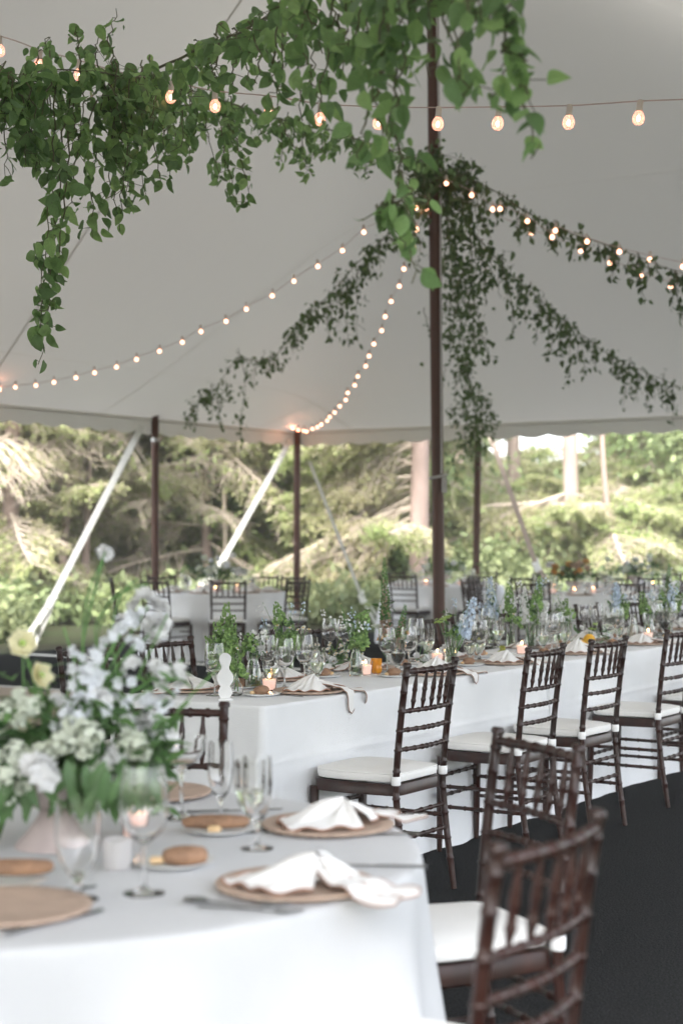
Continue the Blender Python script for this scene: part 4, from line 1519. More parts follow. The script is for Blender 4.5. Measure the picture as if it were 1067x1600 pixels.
def head(c, r, n, fl, m, half=False, sq=.85):
    mb = MB()
    for k in range(n):
        z = 1 - 2 * (k + .5) / n if not half else 1 - (k + .5) / n
        ph = k * 2.39996
        q = math.sqrt(max(0, 1 - z * z))
        nrm = Vector((q * math.cos(ph), q * math.sin(ph), z))
        mb.floret(c + Vector((nrm.x, nrm.y, nrm.z * sq)) * r * random.uniform(.88, 1.06), nrm + Vector((random.gauss(0, .25), random.gauss(0, .25), random.gauss(0, .25))), fl * random.uniform(.8, 1.15), 5, .3, .5)
    mb.ball(c, r * .72, 10, 6, sq)
    return mb.mesh('flower_head', m)
def lacy(c, r, n, fl, m):
    mb = MB()
    subs = [(Vector((random.gauss(0, .5), random.gauss(0, .5), random.gauss(0, .35))) * r, random.uniform(.22, .4) * r) for _ in range(9)]
    for k in range(n):
        o, q_ = random.choice(subs)
        d = Vector((random.gauss(0, 1), random.gauss(0, 1), random.gauss(0, 1))).normalized()
        mb.floret(c + o + d * q_ * Vector((1, 1, .8)).length * .6, d + Vector((0, -.3, .4)), fl * random.uniform(.7, 1.3), 5, .3, .5)
    return mb.mesh('flower_head', m)
def leaves_mesh(pts, L, W, m, n=1, droop=.3):
    mb = MB()
    for p in pts:
        for _ in range(n):
            d = Vector((random.gauss(0, 1), random.gauss(0, 1), random.gauss(.1, .6) - droop)).normalized()
            mb.leaf(p, d, (random.gauss(0, .5), random.gauss(0, .5), 1), L * random.uniform(.6, 1.2), W * random.uniform(.7, 1.2), .3, random.uniform(.1, .5))
    return mb.mesh('leaves', m)
def bouquet(p, label, items, vase_h=.14, leaves=8, leafL=.05, group='small flower bunches in bud vases', base_z=.02):
    """items: (kind, px offset x, y, z of tip, size...)"""
    t = thing('flower_bunch', label, 'flowers', (p.x, p.y, p.z), 0, group)
    st = MB()
    base = Vector((0, 0, base_z))
    for it in items:
        kind, x, y, z = it[:4]
        tip = Vector((x, y, z))
        if kind == 'bell':
            p0 = Vector((x * .45, y * .45, max(vase_h * .9, z - it[4])))
            link('bell_flower_spike', spike('bell', p0, tip, int(it[4] * 235), .021, .0160, M_bell), t)
            stems_to(st, base, [p0], .0026, .006)
        elif kind in ('del', 'stock', 'fox'):
            p0 = Vector((x * .55, y * .55, max(vase_h * .95, z - it[4])))
            m, nm = {'del': (M_blue, 'delphinium_spike'), 'stock': (M_white, 'stock_spike'), 'fox': (M_pink, 'foxglove_spike')}[kind]
            if kind == 'fox':
                link(nm, spike('fox', p0, p0.lerp(tip, .72), int(it[4] * 260), .014, .012, m), t)
                link('bud_spike', spike('fox', p0.lerp(tip, .2), tip, int(it[4] * 260), .013, .011, M_stem), t)
            else:
                link(nm, spike('std', p0, tip, int(it[4] * (210 if kind == 'del' else 330)), .028 if kind == 'del' else .020, .0165 if kind == 'del' else .012, m), t)
            stems_to(st, base, [p0], .0024, .006)
        elif kind in ('daisy', 'yarrow', 'lace', 'orange', 'rose', 'blue'):
            stems_to(st, base, [tip], .0013, .02)
            nrm = Vector((random.gauss(0, .5), -.6 + random.gauss(0, .4), .8))
            if kind == 'daisy':
                mb = MB().floret(tip, nrm, it[4], 11, .1, .22)
                f = link('daisy', mb.mesh('daisy', M_white), t)
                link('centre', MB().ball(tip + nrm.normalized() * .002, it[4] * .33, 8, 5, .6).mesh('centre', M_yc), f)
            elif kind == 'yarrow':
                mb = MB()
                for _ in range(26):
                    mb.ball(tip + Vector((random.gauss(0, it[4] * .5), random.gauss(0, it[4] * .5), random.gauss(0, it[4] * .16))), .0032, 6, 4)
                link('yarrow_head', mb.mesh('yarrow', M_gc), t)
            elif kind == 'lace':
                mb = MB()
                for _ in range(46):
                    a, q = random.random() * 2 * PI, it[4] * math.sqrt(random.random())
                    c_ = tip + Vector((q * math.cos(a), q * math.sin(a), -.25 * q))
                    mb.floret(c_, (random.gauss(0, .4), -.5, 1), .0045, 5, .2, .5)
                    mb.tube([tip - Vector((0, 0, it[4] * .7)), c_], .0005, 3, False)
                link('lace_head', mb.mesh('lace', M_cream), t)
            elif kind == 'orange':
                link('orange_flower', MB().floret(tip, nrm, it[4], 6, .6, .4).floret(tip, nrm, it[4] * .6, 6, .9, .4).mesh('orange', M_orf), t)
            elif kind == 'rose':
                mb = MB()
                for q in range(5):
                    mb.floret(tip, nrm, it[4] * (1 - q * .17), 6, .5 + .3 * q, .55)
                link('white_flower', mb.mesh('rose', M_white), t)
            elif kind == 'blue':
                link('blue_flower', MB().floret(tip, nrm, it[4], 5, .3, .5).mesh('blue', M_blue), t)
        elif kind == 'green':
            stems_to(st, base, [tip], .0014, .02)
    if vase_h > .1:
        zt = max(i[3] for i in items)
        for mm, nm in ((M_white, 'white_sprig'), (M_blue if random.random() < .4 else M_cream, 'pale_sprig')):
            wb = MB()
            for _ in range(3):
                tp = Vector((random.gauss(0, .055), random.gauss(0, .04), vase_h + (zt - vase_h) * random.uniform(.45, 1.0)))
                stems_to(st, base, [tp], .0010, .02)
                for _ in range(9):
                    wb.floret(tp + Vector((random.gauss(0, .010), random.gauss(0, .010), -random.random() * .05)), (random.gauss(0, 1), -.8, .5), random.uniform(.004, .009), 5, .3, .5)
            link(nm, wb.mesh('sprig', mm), t, kind='stuff')
    link('stem', st.mesh('stem', M_stem), t)
    if leaves:
        zt = max(i[3] for i in items)
        pts = [Vector((random.gauss(0, .022), random.gauss(0, .022), vase_h + (zt - vase_h) * .6 * random.random())) for _ in range(leaves)]
        link('leaf_cluster', leaves_mesh(pts, leafL, leafL * .38, M_leaf, 2, .0), t, kind='stuff')
    return t
def white_bowl(p, label, r=.045):
    return thing('white_bowl', label, 'bowl', (p.x, p.y, p.z), 0, 'white china bowls of flowers',
                 MB().lathe([(0, 0), (.5 * r, 0), (.5 * r, .3 * r), (.75 * r, .6 * r), (r, 1.15 * r), (.95 * r, 1.15 * r), (.68 * r, .7 * r), (0, .5 * r)], 24).mesh('bowl', M_china))

# ---- place settings, right side
tR = [(.54, -.16, 0, 'at the near right corner of the long table'), (1.60, -.17, 4, 'before the sharp chair, long table'),
      (2.36, -.19, 3, 'before the second chair, long table'), (3.20, -.18, 4, 'before the third chair, long table'),
      (4.12, -.18, 3, 'before the chair with the bag'), (5.0, -.18, 0, 'beyond the chair with the bag')]
for (t, off, nk, wh) in tR:
    setting(tab(t, off, H), RZ, wh, nk)
tLs = [(.33, 'at the near left corner of the long table'), (.98, 'left of the white card figure'), (1.68, 'behind the tall green bells, long table'),
       (2.5, 'behind the tall foxglove, long table'), (3.55, 'by the centre pole, long table'), (4.32, 'behind the pale delphiniums, long table'),
       (5.05, 'behind the white stock, long table'), (5.75, 'near the far end, long table')]
for (t, wh) in tLs:
    setting(tab(t, -.60, H), RZ + PI, wh, 2, bread=0)

# ---- things along the middle, placed from their feet in the photograph
def T(x, y):
    v = on(x, y, H)
    return v
v = T(352, 1094)
t = thing('table_card_stand', 'white scalloped card figure standing at the near end of the long table', 'card', (v.x, v.y, H), .15)
def wavy(prof, th):
    mb = MB()
    n = len(prof)
    for y in (-th / 2, th / 2):
        mb.v += [(x, y, z) for x, z in prof]
    mb.f += [tuple(range(n)), tuple(range(n, 2 * n))[::-1]] + [(i, n + i, n + (i + 1) % n, (i + 1) % n) for i in range(n)]
    return mb
right = [(.021, 0), (.019, .012), (.026, .022), (.028, .034), (.022, .048), (.017, .056), (.024, .064), (.031, .078), (.033, .094), (.027, .108), (.017, .122), (.015, .132), (.020, .146), (.024, .160), (.022, .174), (.014, .183), (.005, .187)]
prof = right + [(-x, z) for x, z in right[::-1]]
link('card', wavy(prof, .012).mesh('card', M_paper, False), t)
link('foot', MB().box(-.028, .028, -.022, .022, 0, .008).mesh('foot', M_paper, False), t)

bw = T(327, 1080); bw += U * .10
white_bowl(bw, 'white footed bowl of greenery at the near end of the long table', .055)
bouquet(bw + Vector((0, 0, .055)), 'bushy green bells of Ireland in the white bowl at the near end', [('bell', -.03, .0, .235, .14), ('bell', -.07, .02, .17, .12), ('bell', .04, .02, .26, .15), ('bell', .02, -.03, .20, .12), ('bell', .07, .0, .13, .10), ('bell', -.05, -.02, .13, .10), ('bell', .01, .04, .31, .16),
        ('daisy', .06, -.04, .12, .012), ('daisy', -.06, -.05, .03, .013), ('daisy', .0, -.06, .03, .013), ('daisy', -.03, -.055, .045, .012)], .02, 26, .045, base_z=0)
vase('bud', T(369, 1087), 'tiny clear bud vase beside the white card figure', 1.0)
bouquet(T(369, 1087), 'short sprig of green bells in the tiny bud vase', [('bell', .005, 0, .155, .07), ('bell', .02, .01, .125, .04)], .09, 3, .02)
vase('bottle', T(396, 1076), 'clear bottle vase with dense stems, left of the first candle', 1.0)
bouquet(T(396, 1076), 'green and white sprigs in the bottle vase left of the first candle', [('stock', .045, 0, .25, .05), ('green', 0, 0, .22), ('bell', -.02, .0, .24, .06), ('stock', .02, .0, .21, .06), ('bell', -.035, 0, .21, .06), ('rose', .04, -.02, .17, .02), ('lace', .02, .02, .2, .025)], .14, 16, .045)
glassware('wine', T(417, 1068), 'large clear wine glass just behind the first candle')
candle(T(421, 1079), 'lit candle in a glass, first from the near end of the long table')
# grapes
def grapes(p, lb, m=M_fruit, n=16, r=.0095):
    t = thing('grape_bunch', lb, 'grapes', (p.x, p.y, p.z), random.random() * 6, 'small bunches of grapes')
    g = MB().ball((0, 0, 0), r, 12, 8).mesh('grape', m)
    for k in range(n):
        lv = 0 if k < n * .5 else (1 if k < n * .85 else 2)
        a = k * 2.4
        q = (.024 - .008 * lv) * math.sqrt(((k * 7) % 10 + 1) / 10)
        link('grape', g, t, (q * math.cos(a), q * math.sin(a), r + lv * r * 1.5))
grapes(T(404, 1075), 'yellow green grapes between the bottle vase and the first candle')
vase('cylinder', T(449, 1056), 'clear cylinder vase holding tall green bells behind the first napkin', 1.05)
bouquet(T(449, 1056), 'tall green bells and small daisies in the cylinder vase behind the first napkin', [('bell', -.055, .0, .34, .11), ('bell', .02, 0, .24, .14), ('bell', -.01, -.02, .20, .11), ('bell', .04, .01, .21, .10), ('bell', -.045, .0, .21, .1),
        ('daisy', .075, -.01, .225, .016), ('daisy', .10, .01, .215, .015), ('daisy', -.045, -.03, .235, .013), ('daisy', .05, -.02, .215, .013), ('daisy', .012, -.03, .225, .012)], .15, 18, .04)
glassware('goblet', T(484, 1054), 'water glass half full behind the first napkin peak', None, True, 1.12)
glassware('wine', T(515, 1030), 'wine glass right of the half full water glass, farther back', None, False)
glassware('flute', T(478, 1036), 'slim glass behind the half full water glass')
glassware('wine', T(538, 1032), 'wine glass standing left of the forked bud vase')
white_bowl(T(509, 1050), 'low white bowl with white blooms behind the first napkin', .038)
bouquet(T(509, 1050) + Vector((0, 0, .03)), 'white blooms in the low bowl behind the first napkin', [('rose', 0, -.01, .03, .03), ('rose', -.035, .0, .045, .03), ('rose', .03, 0, .02, .026), ('daisy', .05, 0, .06, .012)], .01, 8, .04, base_z=0)
bouquet(T(528, 1043), 'cloud of tiny yellow centred daisies low on the table', [('daisy', random.gauss(0, .05), random.gauss(0, .02), .04 + random.random() * .11, .0115) for _ in range(34)], .02, 12, .03, base_z=.0)
vase('bottle', T(556, 1056), 'slim clear vase with crossing stems left of the amber cup', .92)
bouquet(T(556, 1056), 'feathery green stems rising from the slim vase left of the amber cup', [('bell', .055, 0, .31, .06), ('green', -.07, 0, .33), ('bell', .02, .0, .25, .14), ('bell', .045, .01, .27, .12), ('bell', .0, 0, .20, .08), ('daisy', -.07, 0, .335, .008), ('daisy', -.062, 0, .295, .007), ('lace', -.01, 0, .17, .02)], .14, 12, .045)
candle(T(571, 1055), 'lit candle just left of the amber cup')
t = thing('amber_cup', 'solid amber yellow glass cup beside the second candle', 'cup', T(588, 1052), 0, None,
          MB().lathe([(0, 0), (.018, 0), (.025, .006), (.0275, .018), (.026, .032), (.0235, .038), (.025, .046), (.0265, .070), (.0245, .070), (.0225, .045), (0, .012)], 22).mesh('cup', M_amber))
# tall foxglove bunch in a white bowl
fb = T(606, 1036)
white_bowl(T(618, 1040), 'white bowl at the foot of the tall foxglove', .05)
bouquet(fb, 'tall foxglove with orange flowers left of the centre pole', [('fox', -.02, .0, .545, .40), ('fox', .09, .0, .30, .22), ('lace', -.055, -.01, .20, .034), ('orange', -.035, -.02, .125, .03), ('orange', -.01, .0, .14, .028), ('orange', .09, .01, .15, .026),
        ('rose', .085, -.02, .165, .016), ('green', .12, 0, .21), ('bell', .03, 0, .17, .05)], .03, 14, .05, base_z=.01)
glassware('wine', T(650, 1034), 'tall clear glass right of the foxglove', None, False, 1.05)
glassware('goblet', T(668, 1030), 'clear glass just left of the centre pole', None, True, 1.05)
bouquet(T(660, 1042), 'white blossoms around the glasses left of the centre pole', [('rose', -.03, 0, .05, .022), ('rose', .02, 0, .045, .02), ('lace', .0, .0, .12, .02), ('daisy', .03, 0, .11, .012), ('rose', .005, -.02, .03, .02)], .02, 6, .03, base_z=0)
candle(T(683, 1036), 'lit candle in front of the foot of the centre pole')
vase('cylinder', T(704, 1040), 'clear cylinder vase in front of the centre pole', 1.08)
bouquet(T(704, 1040), 'light blue delphinium and yellow green yarrow in front of the centre pole', [('del', .12, .0, .34, .20), ('del', .08, .02, .27, .12), ('blue', .06, -.02, .2, .018), ('blue', .045, -.01, .185, .018), ('blue', .075, -.01, .215, .018), ('yarrow', -.045, 0, .235, .03), ('yarrow', -.02, .01, .245, .025), ('yarrow', -.06, 0, .22, .02), ('bell', .03, 0, .2, .06)], .15, 12, .04)
glassware('wine', T(762, 1010), 'wine glass among the pale delphiniums', None, False, 1.05)
glassware('goblet', T(778, 1012), 'water glass among the pale delphiniums', None, True, 1.1)
vase('bottle', T(770, 1004), 'bottle vase of pale delphinium behind the second napkin', 1.0)
bouquet(T(770, 1004), 'pale blue delphinium spikes behind the second napkin', [('del', -.02, 0, .40, .24), ('del', .0, .02, .32, .18), ('del', -.09, 0, .24, .08), ('blue', -.05, 0, .22, .016), ('lace', -.03, 0, .22, .03), ('daisy', .04, 0, .22, .012)], .15, 14, .045)
vase('cylinder', T(797, 1010), 'slender clear vase of one green bell spike', .9)
bouquet(T(797, 1010), 'single bright green bell spike right of the pale delphiniums', [('bell', -.01, 0, .37, .17), ('bell', .0, .0, .22, .08)], .13, 4, .03)
grapes(T(784, 1022), 'green grapes in front of the pale delphiniums')
grapes(T(747, 1014), 'green grapes left of the pale delphiniums')
candle(T(815, 1022), 'lit candle right of the second napkin')
vase('cylinder', T(829, 1014), 'cylinder vase of white stock on the long table', 1.08)
bouquet(T(829, 1014), 'creamy white stock spikes with green bells on the long table', [('stock', -.04, 0, .36, .22), ('bell', .055, 0, .42, .20), ('stock', .1, 0, .27, .12), ('stock', .04, .02, .26, .12), ('bell', .02, 0, .25, .1), ('daisy', -.1, 0, .2, .012), ('bell', -.09, 0, .18, .03)], .15, 14, .045)
vase('bottle', T(850, 1006), 'bottle vase behind the white stock', 1.0)
vase('cylinder', T(872, 1004), 'cylinder vase right of the white stock', 1.1)
bouquet(T(872, 1004), 'loose cream sprigs right of the white stock', [('stock', .03, 0, .30, .10), ('bell', .05, 0, .27, .09), ('stock', -.03, .02, .24, .1), ('lace', .0, 0, .2, .03)], .15, 12, .045)
# orange fruits
def fruit(p, lb, r=.032):
    t = thing('yellow_fruit', lb, 'fruit', (p.x, p.y, p.z), random.random() * 6, 'yellow orange fruits')
    mb = MB()
    mb.lathe([(0, 0), (r * .5, r * .08), (r * .95, r * .55), (r, r), (r * .8, r * 1.5), (r * .35, r * 1.85), (0, r * 1.8)], 16)
    link('flesh', mb.mesh('flesh', M_orange), t)
    link('stalk', MB().tube([(0, 0, r * 1.8), (.003, 0, r * 2.2)], .003, 6).mesh('stalk', M_stem), t)
fruit(T(905, 1018), 'orange yellow fruit lying nearer the table edge', .036)
v = T(920, 1008); fruit(v, 'orange yellow fruit behind the nearer one', .036)
bouquet(T(886, 1008), 'dark green curly leaf sprig left of the orange fruits', [('green', .03, 0, .2), ('bell', .03, 0, .22, .05), ('rose', .08, 0, .10, .02)], .05, 16, .05, base_z=0)
glassware('wine', T(912, 996), 'wine glass behind the orange fruits')
glassware('wine', T(932, 994), 'second wine glass behind the orange fruits')
glassware('goblet', T(948, 1000), 'water glass right of the orange fruits', None, True)
bouquet(T(935, 1006), 'small white and yellow blossoms right of the orange fruits', [('rose', 0, 0, .05, .022), ('rose', .04, 0, .05, .02), ('yarrow', -.02, 0, .12, .02), ('lace', .05, 0, .12, .03), ('yarrow', -.04, 0, .09, .02), ('rose', .07, 0, .04, .02)], .02, 10, .035, base_z=0)
vase('cylinder', T(962, 998), 'cylinder vase holding the thick light blue spike')
bouquet(T(962, 998), 'thick light blue hyacinth like spike on the right of the long table', [('del', .0, 0, .36, .20), ('del', .012, .01, .33, .17), ('bell', .05, 0, .28, .12), ('stock', .09, 0, .31, .04), ('bell', .08, 0, .24, .1)], .15, 12, .045)
vase('bottle', T(988, 998), 'wide bottle vase with dense stems near the right edge')
grapes(T(999, 1004), 'green grapes near the right edge of the long table')
candle(T(1012, 1000), 'lit candle near the right edge of the photo')
glassware('wine', T(1020, 994), 'wine glass near the right edge of the photo')
glassware('goblet', T(1030, 990), 'water glass near the right edge of the photo')
vase('cylinder', T(1040, 985), 'cylinder vase of foxglove at the right edge')
bouquet(T(1040, 985), 'brown pink foxglove and green bells at the right edge', [('fox', .02, 0, .46, .3), ('bell', .08, 0, .33, .18), ('stock', -.04, 0, .27, .1), ('lace', -.03, 0, .3, .03), ('bell', .12, 0, .26, .12), ('rose', .1, 0, .22, .02)], .15, 16, .05)
k = 0
for tt in (4.7, 5.15, 5.6, 6.1, 6.6):
    q = tab(tt, -.36 - .05 * (k % 2), H)
    vase('cylinder' if k % 2 else 'bottle', q, '%s vase from the right edge towards the far end of the long table' % ['first', 'second', 'third', 'fourth', 'fifth'][k])
    bouquet(q, '%s far bunch beyond the right part of the long table' % ['first', 'second', 'third', 'fourth', 'fifth'][k], [('del' if k % 2 else 'stock', .02, 0, .33, .16), ('bell', -.05, 0, .3, .14), ('lace', .06, 0, .24, .03)], .15, 12, .045)
    k += 1

# leather bag on the fifth chair
cb = tab(4.03, .47)
fx = -Nn
v = cb + fx * .10 - U * .10
t = thing('leather_bag', 'brown leather handbag with cream edge on the chair at the right edge', 'bag', (v.x, v.y, .515), RZ + .1)
mb = MB()
sec = [(.0, .9), (.04, 1.0), (.14, .96), (.20, .84), (.215, .6)]
rows = []
for z, k in sec:
    mb.v += [(.085 * k * sx * 1.0, .045 * k * sy, z) for sx, sy in ((-1, -.7), (-.85, -1), (.85, -1), (1, -.7), (1, .7), (.85, 1), (-.85, 1), (-1, .7))]
for r in range(4):
    for k in range(8):
        mb.f.append((r * 8 + k, r * 8 + (k + 1) % 8, r * 8 + 8 + (k + 1) % 8, r * 8 + 8 + k))
mb.f += [tuple(range(8))[::-1], tuple(range(32, 40))]
M_leather = material('brown_leather', (.23, .075, .035), .45, .2, 14, .1, 80, coat=.1)
link('body', mb.mesh('body', M_leather), t)
link('edging', MB().tube([(-.088, -.03, .005), (-.086, -.032, .1), (-.08, -.03, .19), (-.05, -.028, .215)], .006, 6).mesh('edging', M_nap), t)
link('handle', MB().tube([(.055 * math.cos(a), 0, .20 + .09 * math.sin(a)) for a in np.linspace(0, PI, 13)], .007, 8).mesh('handle', M_nap), t)
M_brass = material('brass', (.62, .45, .16), .3, .1, 9, metallic=1)
link('buckle', MB().tube([(.055 + .02 * math.cos(a), -.01, .20 + .02 * math.sin(a)) for a in np.linspace(0, 2 * PI, 13)], .004, 6).mesh('buckle', M_brass), t)
t = thing('white_scarf', 'white scarf draped over the brown handbag', 'scarf', (v.x - .02, v.y, .735), RZ)
mb = MB()
for i in range(15):
    for j in range(9):
        x = -.10 + .2 * i / 14
        y = -.07 + .14 * j / 8
        mb.v.append((x, y, .02 - 6 * y * y - 3 * x * x + .006 * math.sin(i * 1.3) + .004 * math.sin(j * 2)))
for i in range(14):
    for j in range(8):
        mb.f.append((i * 9 + j, (i + 1) * 9 + j, (i + 1) * 9 + j + 1, i * 9 + j + 1))
link('cloth', mb.mesh('scarf', M_nap), t)

# ------------------------------------------------------------------ near round table
G_N = 'tableware of the near round table'
def nr_set(x, y, rx, who, nap, **kw):
    setting(on(x, y, H), rx, who, nap, glasses=False, side=False, group=G_N, knife=False, **kw)
nr_set(462, 1388, .15, 'at the front right of the near round table', 1)
nr_set(512, 1294, .55, 'at the right rear of the near round table', 5, naprot=.1)
v = on(10, 1425, H)
thing('charger_plate', 'plain round wooden charger at the left of the near round table', 'plate', v, 0, G_N, CHG)
v = on(238, 1243, H)
thing('charger_plate', 'wooden charger at the back of the near round table behind the wine glass', 'plate', v, 0, G_N, CHG)
thing('side_plate', 'white plate with a long bread piece, middle of the near round table', 'plate', on(345, 1300, H), 0, G_N, SP)
thing('bread_roll', 'long brown bread piece in the middle of the near round table', 'bread', on(337, 1301, H) + Vector((0, 0, .006)), .1, G_N, BR_L)
thing('butter_pat', 'pale crumb before the long bread piece', 'bread', on(335, 1307, H) + Vector((0, 0, .003)), .1, G_N, BUT)
thing('side_plate', 'white plate with a round bread piece nearer the camera', 'plate', on(272, 1352, H), 0, G_N, SP)
thing('bread_roll', 'short brown bread piece right of the white candle', 'bread', on(289, 1355, H) + Vector((0, 0, .006)), .3, G_N, BR_S)
thing('butter_pat', 'orange pale crumb between the white candle and the short bread', 'bread', on(246, 1357, H) + Vector((0, 0, .003)), .1, G_N, BUT)
thing('bread_roll', 'long bread piece at the left edge of the near round table', 'bread', on(22, 1380, H) + Vector((0, 0, .012)), .12, G_N, BR_L)
thing('side_plate', 'white plate under the bread at the left edge', 'plate', on(5, 1385, H), 0, G_N, SP)
def cut(me, nm, x, y, rz, lb):
    thing(nm, lb, nm, on(x, y, H), rz, G_N, me)
cut(KN, 'knife', 88, 1443, .95, 'steel knife lying right of the plain wooden charger at the left')
cut(KN, 'knife', 60, 1397, .5, 'knife behind the plain wooden charger at the left edge')
cut(SPN, 'spoon', 345, 1416, 2.6, 'spoon left of the front right napkin')
cut(FK, 'fork', 395, 1424, .0 - .25, 'fork in front of the front right charger')
cut(FK, 'fork', 372, 1414, -.25, 'second fork in front of the front right charger')
cut(KN, 'knife', 575, 1355, PI - .1, 'knife behind the front right napkin')
cut(KN, 'knife', 575, 1305, .1, 'knife right of the rear napkin')
cut(FK, 'fork', 292, 1246, 1.1, 'fork at the back of the near round table')
cut(FK, 'fork', 306, 1247, 1.1, 'second fork at the back of the near round table')
cut(KN, 'knife', 368, 1268, .2, 'knife at the back right of the near round table')
glassware('goblet', on(122, 1405, H), 'large water glass in front of the stone vase foot', G_N, False, 1.13)
glassware('wine', on(225, 1396, H), 'big round wine glass behind which a candle glows', G_N, False, 1.08)
glassware('coupe', on(284, 1278, H), 'wide coupe glass at the back of the near round table', G_N, False, 1.25)
glassware('flute', on(345, 1284, H), 'champagne glass with a little wine at the back of the near round table', G_N, False, 1.02)
glassware('flute', on(402, 1326, H), 'champagne glass in front of the rear napkin', G_N, False, 1.08)
glassware('goblet', on(392, 1298, H), 'water glass beside the rear napkin', G_N, True, 1.0)
candle(on(212, 1308, H), 'candle seen glowing through the big round wine glass')
t = thing('votive_candle', 'white frosted candle on the near round table', 'candle', on(184, 1357, H), 0, 'lit votive candles', MB().lathe([(0, 0), (.025, 0), (.0275, .004), (.0285, .058), (.026, .058), (.0255, .05), (0, .049)], 20).mesh('holder', M_frost))
wn = MB().lathe([(0, .0545), (.0065, .0552), (.0175, .0722), (.0225, .085), (0, .085)], 16)
# stone compote vase with the big arrangement
cv = Vector((-.60, 3.42, H))
t = thing('stone_compote_vase', 'taupe footed ceramic vase under the big flower arrangement', 'vase', cv)
link('foot', MB().lathe([(0, 0), (.083, 0), (.081, .006), (.055, .035), (.036, .062), (.030, .078), (0, .078)], 32).mesh('foot', M_stone), t)
link('bowl', MB().lathe([(0, .079), (.030, .079), (.060, .090), (.095, .112), (.110, .140), (.112, .160), (.104, .160), (.100, .142), (.08, .115), (0, .10)], 36).mesh('bowl', M_stone), t)

t = thing('flower_arrangement', 'big loose arrangement of white, pale blue and yellow flowers in the stone vase', 'flowers', cv)
def q(x, y, Y=3.42):
    return at(x, y, Y) - cv
SB = Vector((0, 0, .12))
st = MB()
def bloom(x, y, r, kind, Y=3.42):
    c_ = q(x, y, Y)
    rr = r / F * Y
    if kind == 'hyd':
        rr *= .9
        link('hydrangea_head', lacy(c_, rr, int(190 * (rr / .06) ** 1.5) + 30, .0085, M_cream), t)
    elif kind == 'white':
        mb = MB()
        for k in range(9):
            o = Vector((random.gauss(0, .4), random.gauss(0, .4), random.gauss(0, .4))) * rr
            nr = (o + Vector((0, -.3 * rr, .3 * rr))).normalized()
            for z in range(3):
                mb.floret(c_ + o, nr, rr * (.8 - .18 * z), 5, .35 + .35 * z, .5)
        link('white_bloom', mb.mesh('bloom', M_white), t)
    elif kind == 'blue':
        mb = MB()
        for k in range(7):
            o = Vector((random.gauss(0, .56), random.gauss(0, .5), random.gauss(0, .56))) * rr
            nr = (o + Vector((0, -.5 * rr, .2 * rr))).normalized()
            mb.floret(c_ + o, nr, rr * random.uniform(.4, .62), 5, .3, .48)
            mb.floret(c_ + o, nr, rr * .25, 5, .8, .5)
        link('delphinium_bloom', mb.mesh('bloom', M_bwhite), t)
    elif kind == 'yel':
        mb = MB()
        nr = Vector((.15, -1, .25)).normalized()
        if y > 1030:
            nr = Vector((.9, -.5, .2)).normalized()
        for z in range(4):
            mb.floret(c_, nr, rr * (1.15 - .12 * z), 6, .35 + .25 * z, .62)
        b_ = link('poppy_bloom', mb.mesh('bloom', M_yel), t)
        link('centre', MB().ball(c_ + nr * rr * .3, rr * .28, 10, 6).mesh('centre', M_gc), b_)
    st.tube(catm([SB + Vector((random.uniform(-.04, .04), random.uniform(-.04, .04), 0)), SB.lerp(c_, .55) + Vector((0, 0, .03)), c_], 4), .0028, 5, False)
for b_ in ((18, 1105, 44, 'hyd', 3.36), (42, 1185, 50, 'hyd', 3.30), (128, 1152, 46, 'hyd', 3.30), (212, 1160, 30, 'hyd', 3.34), (5, 1225, 34, 'hyd', 3.3), (-60, 1150, 55, 'hyd', 3.4), (160, 1200, 26, 'hyd', 3.35),
           (62, 1203, 27, 'white', 3.24), (36, 1006, 21, 'yel', 3.4), (60, 1056, 20, 'yel', 3.4), (30, 1125, 20, 'yel', 3.42), (215, 1225, 26, 'white', 3.5), (165, 862, 13, 'white', 3.5),
           (232, 948, 22, 'white', 3.5), (244, 978, 18, 'white', 3.5), (205, 965, 18, 'blue', 3.48), (192, 982, 18, 'blue', 3.45), (168, 1003, 18, 'blue', 3.45), (212, 1006, 14, 'blue', 3.45), (205, 1036, 12, 'white', 3.45),
           (188, 1062, 20, 'blue', 3.42), (120, 1022, 14, 'blue', 3.4), (140, 1040, 22, 'blue', 3.4), (155, 1062, 24, 'blue', 3.4), (128, 1070, 22, 'blue', 3.4), (112, 1100, 20, 'blue', 3.38), (142, 1098, 22, 'blue', 3.38), (162, 1092, 14, 'white', 3.38), (110, 1122, 20, 'blue', 3.36),
           (250, 1052, 18, 'white', 3.48), (278, 1048, 14, 'white', 3.5), (208, 1100, 18, 'blue', 3.44), (240, 1104, 22, 'blue', 3.46), (228, 1126, 18, 'white', 3.46), (262, 1092, 16, 'blue', 3.5), (252, 1140, 18, 'blue', 3.48), (240, 1160, 16, 'blue', 3.46), (196, 1130, 14, 'white', 3.4),
           (178, 1175, 16, 'white', 3.36), (90, 1090, 10, 'white', 3.4), (180, 1215, 14, 'white', 3.36)):
    bloom(*b_)
for path in ([(140, 1100), (130, 1000), (138, 930), (160, 875), (165, 862)], [(190, 1120), (150, 1000), (165, 950), (200, 922), (232, 912)], [(200, 1130), (175, 1000), (190, 930), (215, 905)], [(180, 1140), (215, 1060), (250, 985), (262, 960)],
             [(40, 1200), (38, 1100), (36, 1020)], [(75, 1200), (70, 1120), (62, 1070)], [(78, 1180), (76, 1080), (74, 1040)], [(230, 1180), (265, 1130), (300, 1085), (345, 1040)], [(120, 1180), (118, 1050), (100, 980)]):
    st.tube(catm([q(x, y, 3.45) for x, y in path], 5), [.0022] * (len(catm([q(x, y) for x, y in path], 5)) - 0), 5, False)
link('stem', st.mesh('stem', M_stem), t)
mb = MB()
for _ in range(14):       # two blade leaves
    pass
